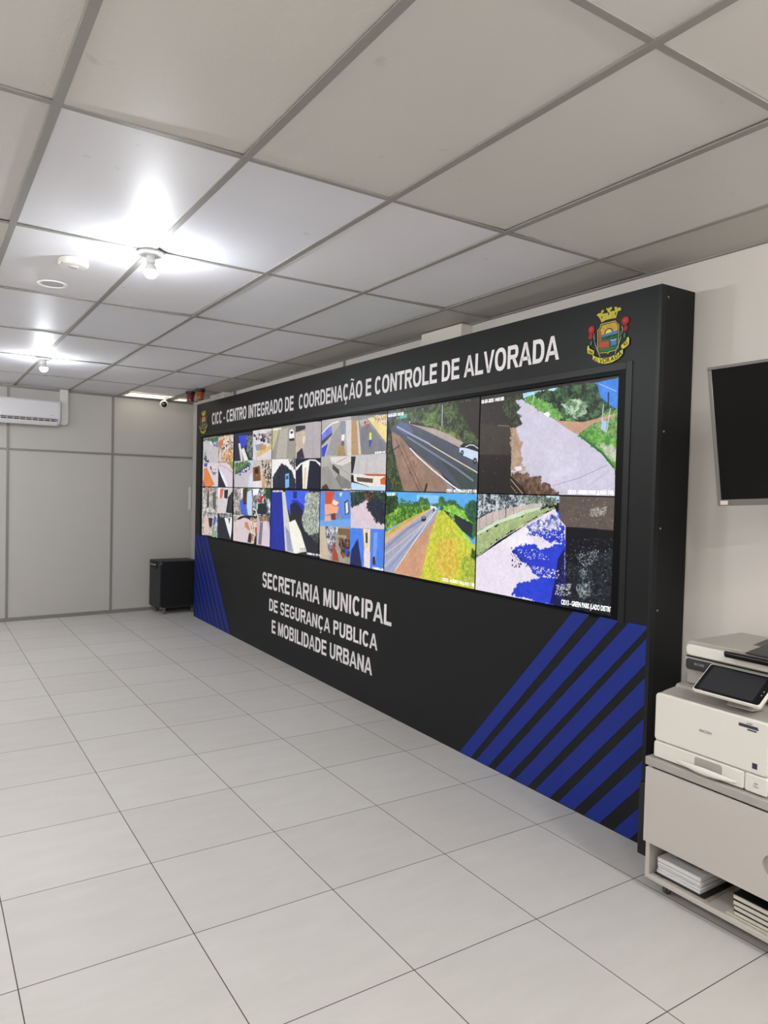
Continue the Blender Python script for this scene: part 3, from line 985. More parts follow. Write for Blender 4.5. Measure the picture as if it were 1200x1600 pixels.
        ('P','c6b4a2',0.1,[(0.508,0.147),(0.697,0.118),(0.717,0.26),(0.66,0.381),(0.623,0.536),(0.519,0.532)]),
        ('P','ead8c4',0.05,[(0.651,0.208),(0.695,0.204),(0.694,0.289),(0.648,0.317)]),
        ('P','2c2c3c',0.1,[(0.542,0.445),(0.643,0.372),(0.694,0.532),(0.536,0.532)]),
        ('P','3c3c3c',0.2,[(0.505,0.027),(0.701,0.041),(0.696,0.095),(0.591,0.115),(0.508,0.123)]),
        ('L','8c8688',0.006,[(0.848,0.057),(0.842,0.531)]),
        ('P','f2eeee',0.04,[(-0.05,0.52),(0.519,0.535),(0.532,1.02),(-0.035,1.032)]),
        ('N','0e1226','2c3648',0.05,[(0.031,0.817),(0.123,0.7),(0.224,0.594),(0.349,0.655),(0.449,0.723),(0.524,0.884),(0.528,1.02),(0.037,1.031)]),
        ('N','1a1a1c','e6e6e6',0.03,[(0.346,0.532),(0.519,0.532),(0.524,0.724),(0.459,0.674)]),
        ('P','7cb6ea',0.08,[(0.308,0.766),(0.388,0.761),(0.398,0.974),(0.315,1.0)]),
        ('P','2c4c70',0.1,[(0.322,0.802),(0.375,0.796),(0.377,0.852),(0.324,0.855)]),
        ('P','0f142c',0.1,[(0.519,0.532),(1.031,0.547),(1.043,1.017),(0.533,1.028)]),
        ('P','f2f0ec',0.03,[(0.523,0.676),(0.625,0.603),(0.788,0.556),(0.9,0.564),(1.033,0.644),(1.035,0.703),(0.901,0.587),(0.795,0.575),(0.774,0.744),(0.747,1.016),(0.673,1.017),(0.65,0.616),(0.537,0.724)]),
        ('P','e4ccac',0.05,[(0.698,0.68),(0.732,0.673),(0.727,1.016),(0.687,1.017)]),
        ('P','0f142c',0.05,[(0.525,0.74),(0.636,0.647),(0.63,0.805),(0.532,0.996)]),
        ('T','02-03-2025 14:01',0.009,0.031,0.197,0.034,0.03),
    ],
    (2, 1): [
        ('P','22242e',0.12,[(-0.035,0.041),(1.043,0.017),(1.07,0.985),(-0.005,1.108)]),
        ('P','1a2a9a',0.15,[(-0.035,0.05),(0.253,0.043),(0.308,0.562),(0.342,0.987),(-0.007,1.022)]),
        ('L','4a5ad4',0.006,[(0.086,0.072),(0.296,0.961)]),
        ('L','3a4ac0',0.006,[(0.157,0.07),(0.312,0.727)]),
        ('L','4a5ad4',0.006,[(0.043,0.244),(0.205,0.966)]),
        ('P','3c64ea',0.1,[(0.315,0.025),(0.807,0.019),(0.791,0.146),(0.707,0.384),(0.56,0.267),(0.423,0.242),(0.437,0.436),(0.339,0.23)]),
        ('P','2230b0',0.1,[(0.43,0.177),(0.557,0.163),(0.714,0.259),(0.703,0.385),(0.495,0.222)]),
        ('P','181c40',0.15,[(0.442,0.225),(0.558,0.203),(0.686,0.339),(0.585,0.393),(0.455,0.321)]),
        ('P','1c2878',0.1,[(0.48,0.037),(0.558,0.036),(0.561,0.139),(0.489,0.15)]),
        ('P','c04040',0.0,[(0.729,0.078),(0.783,0.077),(0.783,0.1),(0.73,0.102)]),
        ('P','d4d0cc',0.06,[(0.244,0.051),(0.311,0.05),(0.356,0.278),(0.417,0.503),(0.478,0.757),(0.549,1.005),(0.342,0.987),(0.281,0.398)]),
        ('P','98a0c0',0.1,[(0.331,0.593),(0.422,0.682),(0.506,0.979),(0.386,0.981)]),
        ('P','f4f2e6',0.02,[(0.402,0.529),(0.534,0.474),(0.654,0.657),(0.773,0.932),(0.528,1.008),(0.464,0.791)]),
        ('N','6a7266','dce0d4',0.025,[(0.729,0.055),(1.016,0.032),(1.027,0.631),(0.931,0.68),(0.815,0.686),(0.703,0.589),(0.665,0.466),(0.705,0.306),(0.722,0.196)]),
        ('N','23252d','5a605c',0.02,[(0.834,0.668),(1.027,0.631),(1.028,0.796),(0.895,0.753)]),
        ('S','90948c',30.0,0.006,[(0.64,0.896),(0.781,0.876),(0.823,0.963),(0.642,0.983)]),
        ('S','10120c',40.0,0.006,[(0.64,0.896),(0.781,0.876),(0.803,0.958),(0.642,0.983)]),
        ('T','02-03-2025 14:01',0.038,0.044,0.259,0.039,0.03),
        ('T','CAMERA 04 - PATIO',0.773,0.955,1.023,0.947,0.035),
    ],
    (3, 0): [
        ('P','b8b2ae',0.06,[(-0.022,-0.033),(0.486,0.004),(0.501,0.554),(-0.006,0.538)]),
        ('P','7a7ade',0.15,[(0.002,0.172),(0.166,0.093),(0.186,0.204),(0.006,0.329)]),
        ('P','40484c',0.1,[(0.006,0.299),(0.182,0.197),(0.183,0.226),(0.007,0.366)]),
        ('P','3646d4',0.12,[(0.008,0.404),(0.116,0.345),(0.083,0.453),(0.058,0.526),(0.012,0.531)]),
        ('L','f4f4f4',0.02,[(-0.006,0.201),(0.109,0.109),(0.179,0.065),(0.282,0.052)]),
        ('P','a09c9c',0.08,[(0.084,0.512),(0.184,0.241),(0.333,0.069),(0.391,0.076),(0.387,0.528)]),
        ('P','8c94a8',0.1,[(0.316,0.056),(0.407,0.057),(0.395,0.239),(0.34,0.326)]),
        ('P','d8d2d0',0.05,[(0.399,0.056),(0.487,0.057),(0.5,0.533),(0.436,0.53)]),
        ('P','f0ecec',0.04,[(0.337,0.24),(0.39,0.238),(0.381,0.329),(0.34,0.34)]),
        ('P','ac8c62',0.1,[(0.272,0.464),(0.356,0.313),(0.42,0.536),(0.274,0.529)]),
        ('P','646068',0.1,[(0.34,0.326),(0.381,0.329),(0.383,0.386),(0.345,0.397)]),
        ('P','8a888c',0.1,[(0.486,0.004),(0.994,0.046),(1.007,0.559),(0.5,0.533)]),
        ('P','ba966a',0.08,[(0.488,0.06),(0.582,0.065),(0.621,0.539),(0.5,0.533)]),
        ('P','d8d0ca',0.05,[(0.571,0.07),(0.59,0.07),(0.645,0.527),(0.61,0.528)]),
        ('P','7c7c84',0.1,[(0.624,0.185),(0.758,0.16),(0.977,0.429),(0.987,0.545),(0.648,0.534)]),
        ('P','ead494',0.08,[(0.726,0.062),(0.994,0.046),(1.004,0.418),(0.904,0.293),(0.756,0.106)]),
        ('N','a47444','f4ecd8',0.03,[(0.798,0.052),(0.994,0.039),(0.998,0.212),(0.872,0.12)]),
        ('P','b8b0a8',0.1,[(0.605,0.074),(0.711,0.067),(0.757,0.133),(0.638,0.16)]),
        ('P','dcea40',0.04,[(0.757,0.256),(0.786,0.253),(0.792,0.346),(0.757,0.349)]),
        ('P','2436c4',0.05,[(0.757,0.349),(0.792,0.346),(0.772,0.443),(0.756,0.426)]),
        ('S','c83020',14.0,0.014,[(0.666,0.082),(0.757,0.12),(0.759,0.2),(0.684,0.178)]),
        ('P','b4b0ac',0.06,[(-0.007,0.53),(0.496,0.54),(0.508,1.009),(0.007,1.021)]),
        ('P','dcd8d4',0.04,[(0.156,0.538),(0.496,0.54),(0.494,0.616),(0.365,0.668),(0.194,0.634)]),
        ('P','84807c',0.1,[(0.301,0.781),(0.505,0.895),(0.508,1.006),(0.134,1.018)]),
        ('P','9a9692',0.08,[(-0.002,0.688),(0.124,0.661),(0.375,1.012),(0.007,1.021)]),
        ('P','3c4044',0.2,[(0.201,0.637),(0.313,0.727),(0.315,0.799),(0.203,0.71)]),
        ('L','6c6864',0.006,[(0.159,0.633),(0.356,0.953)]),
        ('L','c46450',0.008,[(0.263,0.625),(0.428,0.558)]),
        ('L','7c7874',0.005,[(0.193,0.605),(0.503,0.811)]),
        ('P','4a3420',0.1,[(0.024,0.965),(0.104,0.919),(0.169,1.017),(0.025,1.02)]),
        ('P','c8c4c6',0.06,[(0.497,0.533),(1.007,0.533),(1.014,0.803),(0.504,0.798)]),
        ('L','a8a4a4',0.006,[(0.739,0.559),(0.722,0.773)]),
        ('P','1e2030',0.15,[(0.497,0.547),(0.568,0.55),(0.544,0.701),(0.53,0.77),(0.503,0.777)]),
        ('P','ece4dc',0.05,[(0.538,0.784),(1.013,0.79),(1.017,0.95),(0.778,0.953),(0.549,0.881)]),
        ('P','c45a32',0.08,[(0.67,0.783),(1.013,0.792),(1.014,0.818),(0.745,0.811)]),
        ('P','5c4c3e',0.15,[(0.582,0.826),(0.822,0.847),(0.821,0.904),(0.596,0.881)]),
        ('P','d46432',0.05,[(0.922,0.854),(1.014,0.809),(1.017,0.928),(0.927,0.921)]),
        ('P','c2def4',0.03,[(0.507,0.895),(0.627,0.915),(0.764,0.954),(1.017,0.941),(1.019,1.02),(0.51,1.034)]),
        ('T','02-03-2025 14:01',0.839,0.514,0.976,0.512,0.03),
        ('T','CAMERA 07',0.366,0.992,0.501,0.992,0.03),
    ],
    (3, 1): [
        ('P','5a8ee2',0.06,[(-0.012,0.018),(0.505,0.006),(0.514,0.494),(0.002,0.544)]),
        ('P','d25230',0.05,[(0.08,0.023),(0.26,0.023),(0.194,0.159),(0.209,0.199),(0.094,0.211)]),
        ('P','f2aa84',0.05,[(0.085,0.206),(0.209,0.195),(0.317,0.229),(0.302,0.316),(0.089,0.36)]),
        ('P','da6a4a',0.03,[(0.216,0.115),(0.342,0.164),(0.273,0.237),(0.188,0.196)]),
        ('P','ece0dc',0.02,[(0.228,0.132),(0.322,0.171),(0.269,0.22),(0.206,0.191)]),
        ('P','42302a',0.05,[(0.408,0.161),(0.463,0.122),(0.492,0.303),(0.423,0.341)]),
        ('P','e4e8f2',0.03,[(0.425,0.177),(0.457,0.148),(0.474,0.294),(0.436,0.321)]),
        ('P','6ea8ea',0.04,[(-0.0,0.446),(0.512,0.385),(0.514,0.494),(0.002,0.544)]),
        ('P','e2b292',0.05,[(0.089,0.372),(0.187,0.361),(0.198,0.437),(0.092,0.449)]),
        ('P','7c3620',0.1,[(0.192,0.335),(0.268,0.322),(0.274,0.416),(0.205,0.422)]),
        ('P','8c8c94',0.2,[(0.282,0.336),(0.366,0.323),(0.368,0.394),(0.292,0.403)]),
        ('P','d4dcf0',0.0,[(0.322,0.036),(0.375,0.031),(0.36,0.088),(0.336,0.082)]),
        ('P','dccad4',0.05,[(0.502,0.006),(1.005,-0.005),(1.018,0.489),(0.515,0.521)]),
        ('N','0e1a16','3e5c4a',0.04,[(0.502,0.013),(0.992,0.002),(0.996,0.15),(0.783,0.14),(0.738,0.108),(0.619,0.184),(0.507,0.229)]),
        ('N','12162a','2c3848',0.03,[(0.739,0.149),(0.84,0.104),(0.994,0.085),(1.003,0.433),(0.933,0.394),(0.847,0.342),(0.802,0.279),(0.749,0.229)]),
        ('S','c84030',16.0,0.012,[(0.691,0.029),(0.867,0.038),(0.869,0.103),(0.693,0.11)]),
        ('S','203020',20.0,0.016,[(0.847,0.342),(0.96,0.359),(0.975,0.423),(0.862,0.394)]),
        ('P','a29a8a',0.1,[(0.002,0.529),(0.51,0.494),(0.519,1.01),(0.015,1.009)]),
        ('P','cabaa2',0.05,[(0.002,0.529),(0.094,0.523),(0.187,0.995),(0.014,0.979)]),
        ('N','404048','ececf4',0.04,[(0.09,0.532),(0.312,0.513),(0.292,0.689),(0.261,0.837),(0.186,0.951),(0.136,0.752)]),
        ('P','7e5e42',0.1,[(0.313,0.528),(0.51,0.519),(0.516,0.731),(0.44,0.614),(0.324,0.62)]),
        ('P','aa4a3a',0.08,[(0.227,0.718),(0.323,0.9),(0.342,0.991),(0.231,0.988)]),
        ('N','201c20','a47454',0.04,[(0.325,0.649),(0.514,0.661),(0.52,0.897),(0.399,0.931),(0.327,0.756)]),
        ('P','3052c4',0.1,[(0.437,0.791),(0.497,0.8),(0.479,0.865),(0.433,0.855)]),
        ('P','4a82ea',0.1,[(0.505,0.506),(1.011,0.471),(1.025,1.01),(0.515,1.01)]),
        ('P','6ca0f0',0.06,[(0.851,0.527),(0.908,0.521),(0.889,0.878),(0.846,0.885)]),
        ('P','f2e2c2',0.04,[(0.693,0.496),(0.81,0.491),(0.81,0.784),(0.809,0.998),(0.724,0.987),(0.718,0.758)]),
        ('P','eadae2',0.03,[(0.723,0.764),(0.807,0.765),(0.809,0.998),(0.726,0.986)]),
        ('P','dcd49c',0.05,[(0.731,0.513),(0.775,0.508),(0.775,0.736),(0.74,0.741)]),
        ('L','b4643e',0.012,[(0.698,0.503),(0.723,0.777)]),
        ('L','b4643e',0.012,[(0.807,0.498),(0.807,0.778)]),
        ('P','2c2c30',0.1,[(0.738,0.546),(0.764,0.543),(0.768,0.677),(0.744,0.676)]),
        ('P','1a265c',0.1,[(0.625,0.631),(0.699,1.018),(0.515,1.01),(0.534,0.798)]),
        ('P','4c2838',0.1,[(0.845,0.845),(0.876,0.827),(0.885,0.934),(0.845,0.941)]),
        ('O','d8a8a8',14.0,[(0.899,0.718)]),
        ('T','CAMERA 09',0.842,0.976,0.99,0.978,0.035),
    ],
    (0, 0): [
        ('P','c4bcc0',0.06,[(-0.061,-0.072),(0.516,-0.018),(0.533,0.54),(-0.043,0.52)]),
        ('N','2c4428','6c8c60',0.05,[(-0.028,0.009),(0.523,0.015),(0.527,0.179),(0.359,0.134),(0.155,0.071),(-0.026,0.056)]),
        ('S','2c4490',30.0,0.03,[(0.065,0.051),(0.499,0.144),(0.515,0.227),(0.215,0.123)]),
        ('S','ececf0',30.0,0.03,[(0.065,0.051),(0.499,0.144),(0.515,0.227),(0.215,0.123)]),
        ('P','b4b4bc',0.15,[(-0.025,0.105),(0.1,0.234),(0.209,0.41),(0.227,0.529),(-0.012,0.521)]),
        ('S','303038',14.0,0.03,[(0.042,0.282),(0.194,0.392),(0.198,0.528),(0.047,0.454)]),
        ('P','5c90d0',0.1,[(0.415,0.105),(0.519,0.097),(0.524,0.244),(0.445,0.19)]),
        ('N','9c7c64','f0e6dc',0.06,[(0.523,0.015),(1.064,0.017),(1.079,0.535),(0.538,0.532)]),
        ('P','da7030',0.08,[(0.521,0.138),(0.69,0.054),(0.649,0.188),(0.557,0.271)]),
        ('N','a46428','f6e0c4',0.05,[(0.695,0.384),(0.797,0.294),(0.998,0.291),(1.029,0.51),(0.752,0.531)]),
        ('S','303850',30.0,0.02,[(0.608,0.152),(0.968,0.086),(0.998,0.291),(0.666,0.318)]),
        ('P','d6ced2',0.05,[(-0.043,0.511),(0.532,0.531),(0.538,0.998),(-0.028,1.007)]),
        ('P','da8442',0.08,[(0.037,0.626),(0.147,0.608),(0.278,0.783),(0.406,0.951),(0.328,1.002),(0.033,1.006)]),
        ('P','9c4c8c',0.1,[(0.013,0.85),(0.093,0.971),(0.064,1.005),(0.018,1.006)]),
        ('L','d24a2a',0.018,[(0.204,0.715),(0.412,0.959)]),
        ('P','4450b8',0.1,[(0.049,0.523),(0.168,0.519),(0.156,0.595),(0.051,0.592)]),
        ('S','40404c',14.0,0.025,[(0.258,0.598),(0.458,0.636),(0.462,0.768),(0.321,0.767)]),
        ('P','d6cad6',0.04,[(0.532,0.531),(1.042,0.534),(1.056,0.999),(0.547,1.007)]),
        ('P','1e2236',0.15,[(0.536,0.638),(0.641,0.802),(0.792,1.003),(0.547,1.007)]),
        ('N','3a6430','c0b050',0.05,[(0.803,0.53),(1.042,0.518),(1.048,0.712),(0.959,0.648)]),
        ('P','3c80d8',0.05,[(0.98,0.52),(1.042,0.518),(1.045,0.619),(0.982,0.586)]),
        ('L','c88c8c',0.014,[(0.553,0.565),(0.78,0.628),(0.987,0.734)]),
        ('P','ece8f0',0.03,[(0.568,0.639),(0.733,0.803),(0.856,0.994),(0.791,0.995),(0.641,0.802)]),
    ],
    (0, 1): [
        ('N','74706c','e4e0dc',0.05,[(-0.028,0.015),(0.53,0.007),(0.545,0.515),(-0.012,0.528)]),
        ('P','3c3a3a',0.2,[(0.185,0.072),(0.243,0.054),(0.239,0.392),(0.167,0.447)]),
        ('P','5a5856',0.2,[(0.361,0.135),(0.471,0.066),(0.482,0.429),(0.398,0.45)]),
        ('P','d07848',0.1,[(0.154,0.021),(0.242,0.02),(0.229,0.088),(0.171,0.089)]),
        ('P','d2cace',0.06,[(0.525,0.007),(1.056,-0.001),(1.058,0.487),(0.534,0.516)]),
        ('P','1e222a',0.15,[(0.861,0.184),(1.044,0.022),(1.058,0.487),(0.8,0.481)]),
        ('L','6c7078',0.012,[(0.996,0.054),(0.933,0.449)]),
        ('L','5c6068',0.012,[(0.947,0.087),(0.882,0.452)]),
        ('P','da6a42',0.05,[(0.607,0.038),(0.719,0.02),(0.671,0.207),(0.599,0.218)]),
        ('P','1c2028',0.1,[(0.741,0.052),(0.857,0.041),(0.837,0.217),(0.74,0.204)]),
        ('P','ececf4',0.03,[(0.539,0.031),(0.607,0.014),(0.585,0.194),(0.545,0.228)]),
        ('N','5c6064','ece0dc',0.06,[(-0.012,0.519),(0.54,0.516),(0.554,0.983),(0.002,0.996)]),
        ('P','dabab2',0.08,[(0.082,0.616),(0.224,0.597),(0.265,0.966),(0.099,0.985)]),
        ('P','242830',0.2,[(0.231,0.63),(0.375,0.619),(0.352,0.805),(0.265,0.797)]),
        ('P','3c60b8',0.1,[(0.431,0.581),(0.501,0.592),(0.464,0.761),(0.421,0.732)]),
        ('P','88a488',0.1,[(0.354,0.872),(0.536,0.853),(0.54,0.984),(0.358,0.989)]),
        ('P','1e222e',0.12,[(0.54,0.516),(1.07,0.486),(1.073,0.983),(0.548,0.983)]),
        ('P','eeeaea',0.04,[(0.757,0.589),(0.885,0.547),(1.01,0.53),(1.013,0.647),(0.953,0.967),(0.867,0.818)]),
        ('P','2a2c34',0.1,[(0.873,0.58),(0.936,0.575),(0.915,0.703)]),
        ('N','2c3038','d8d4d4',0.05,[(0.595,0.52),(1.058,0.487),(1.06,0.557),(0.624,0.591)]),
    ],
    (1, 0): [
        ('P','24283a',0.15,[(0.009,-0.035),(0.525,0.017),(0.54,0.53),(0.025,0.525)]),
        ('P','3042cc',0.12,[(0.133,0.054),(0.37,0.058),(0.387,0.241),(0.262,0.27),(0.185,0.227)]),
        ('P','d4d4dc',0.06,[(0.132,0.192),(0.189,0.196),(0.254,0.413),(0.269,0.522),(0.21,0.52)]),
        ('P','eae6e2',0.03,[(0.223,0.313),(0.285,0.276),(0.417,0.51),(0.304,0.524)]),
        ('N','2c3434','98a8a0',0.04,[(0.348,0.089),(0.527,0.076),(0.539,0.501),(0.449,0.452),(0.367,0.329)]),
        ('P','dad2d6',0.08,[(0.524,-0.012),(1.038,0.013),(1.053,0.536),(0.539,0.523)]),
        ('S','282830',40.0,0.025,[(0.548,0.078),(0.862,0.065),(0.866,0.219),(0.573,0.196)]),
        ('P','b4aca4',0.15,[(0.862,0.058),(1.039,0.041),(1.046,0.302),(0.907,0.251)]),
        ('P','9a989e',0.1,[(0.592,0.256),(0.796,0.239),(0.799,0.356),(0.621,0.362)]),
        ('P','dabb7a',0.08,[(0.622,0.391),(0.788,0.341),(0.967,0.276),(0.993,0.347),(0.811,0.413),(0.646,0.479)]),
        ('P','da9242',0.05,[(0.754,0.285),(0.847,0.26),(0.869,0.321),(0.789,0.372)]),
        ('N','50443c','e8e0dc',0.05,[(0.822,0.089),(0.982,0.104),(0.967,0.255),(0.867,0.234)]),
        ('P','c6bec6',0.05,[(0.025,0.517),(0.539,0.515),(0.553,0.998),(0.032,1.007)]),
        ('N','304c2a','84a46c',0.05,[(0.031,0.556),(0.361,0.526),(0.508,0.573),(0.387,0.643),(0.062,0.782)]),
        ('S','284488',50.0,0.03,[(0.158,0.775),(0.157,0.714),(0.431,0.585),(0.455,0.66),(0.275,0.746)]),
        ('S','f0f0f4',16.0,0.025,[(0.157,0.744),(0.432,0.629),(0.455,0.66),(0.229,0.776)]),
        ('P','a4d4ec',0.05,[(0.44,0.523),(0.539,0.518),(0.543,0.647),(0.486,0.587)]),
        ('P','d4dcec',0.05,[(0.458,0.778),(0.545,0.72),(0.553,0.998),(0.42,1.0)]),
        ('P','cabeb6',0.08,[(0.535,0.515),(1.042,0.522),(1.056,0.997),(0.549,1.006)]),
        ('P','7e4e2a',0.15,[(0.543,0.647),(0.717,0.62),(0.746,0.874),(0.55,0.889)]),
        ('P','2c1c14',0.1,[(0.587,0.663),(0.672,0.65),(0.685,0.751),(0.601,0.765)]),
        ('O','f0d8b0',14.0,[(0.64,0.78)]),
        ('N','947c64','f4ece8',0.05,[(0.753,0.538),(1.043,0.529),(1.056,0.99),(0.787,1.002)]),
        ('P','c8a070',0.1,[(0.801,0.781),(0.882,0.782),(0.848,0.994),(0.776,0.995)]),
        ('S','282430',40.0,0.025,[(0.753,0.538),(0.996,0.589),(1.004,0.894),(0.887,0.951)]),
        ('P','e4e0e4',0.03,[(0.55,0.889),(0.773,0.881),(0.776,1.002),(0.553,1.006)]),
    ],
    (1, 1): [
        ('N','4c4844','dcd4d4',0.06,[(0.024,0.007),(0.553,0.006),(0.567,0.481),(0.034,0.505)]),
        ('P','4262cc',0.1,[(0.19,0.226),(0.382,0.248),(0.416,0.485),(0.25,0.481)]),
        ('P','bcd4f4',0.05,[(0.377,0.076),(0.521,0.036),(0.541,0.483),(0.434,0.483)]),
        ('P','44301f',0.15,[(0.283,0.018),(0.409,0.013),(0.388,0.292),(0.303,0.304)]),
        ('P','ececec',0.03,[(0.236,0.011),(0.283,0.01),(0.277,0.199),(0.241,0.17)]),
        ('N','1c2424','ecf0f0',0.05,[(0.549,0.006),(1.056,-0.003),(1.07,0.485),(0.567,0.488)]),
        ('N','183018','3c5c38',0.03,[(0.848,0.008),(1.056,-0.003),(1.061,0.183),(0.873,0.176)]),
        ('S','b83030',16.0,0.03,[(0.686,0.14),(0.811,0.136),(0.793,0.222),(0.688,0.227)]),
        ('P','f4f6f6',0.02,[(0.553,0.013),(0.703,0.01),(0.685,0.111),(0.557,0.13)]),
        ('P','20282c',0.15,[(0.69,0.27),(0.895,0.246),(0.901,0.442),(0.673,0.444)]),
        ('L','f8f8f8',0.02,[(0.563,0.364),(0.651,0.388),(0.674,0.473)]),
        ('O','f0ece4',50.0,[(0.967,0.298)]),
        ('P','d6c6ca',0.06,[(0.029,0.505),(0.571,0.484),(0.581,0.978),(0.036,0.988)]),
        ('P','18181e',0.1,[(0.11,0.592),(0.228,0.521),(0.389,0.491),(0.572,0.492),(0.575,0.597),(0.458,0.556),(0.344,0.535),(0.182,0.586)]),
        ('N','70906c','9cb090',0.05,[(0.04,0.528),(0.132,0.513),(0.111,0.623),(0.043,0.628)]),
        ('P','ca8252',0.06,[(0.354,0.617),(0.431,0.61),(0.509,0.766),(0.361,0.706)]),
        ('P','2a2428',0.1,[(0.466,0.815),(0.574,0.729),(0.581,0.963),(0.437,0.967)]),
        ('N','704830','ffeedd',0.05,[(0.502,0.53),(0.697,0.515),(0.681,0.704),(0.603,0.975),(0.537,0.954)]),
        ('P','c03838',0.1,[(0.627,0.68),(0.712,0.672),(0.694,0.775),(0.636,0.781)]),
        ('P','c6b6ba',0.06,[(0.674,0.48),(1.07,0.485),(1.073,0.967),(0.667,0.981)]),
        ('N','3c342c','c49464',0.05,[(0.717,0.477),(1.07,0.485),(1.072,0.581),(0.904,0.555),(0.741,0.583)]),
        ('P','dacad4',0.05,[(0.751,0.568),(0.904,0.547),(1.052,0.887),(1.035,0.973),(0.689,0.978)]),
        ('P','7c7484',0.1,[(0.751,0.582),(0.823,0.569),(0.793,0.964),(0.71,0.975)]),
        ('P','3c2c24',0.2,[(0.964,0.563),(1.072,0.568),(1.078,0.774),(1.007,0.698)]),
    ],
}
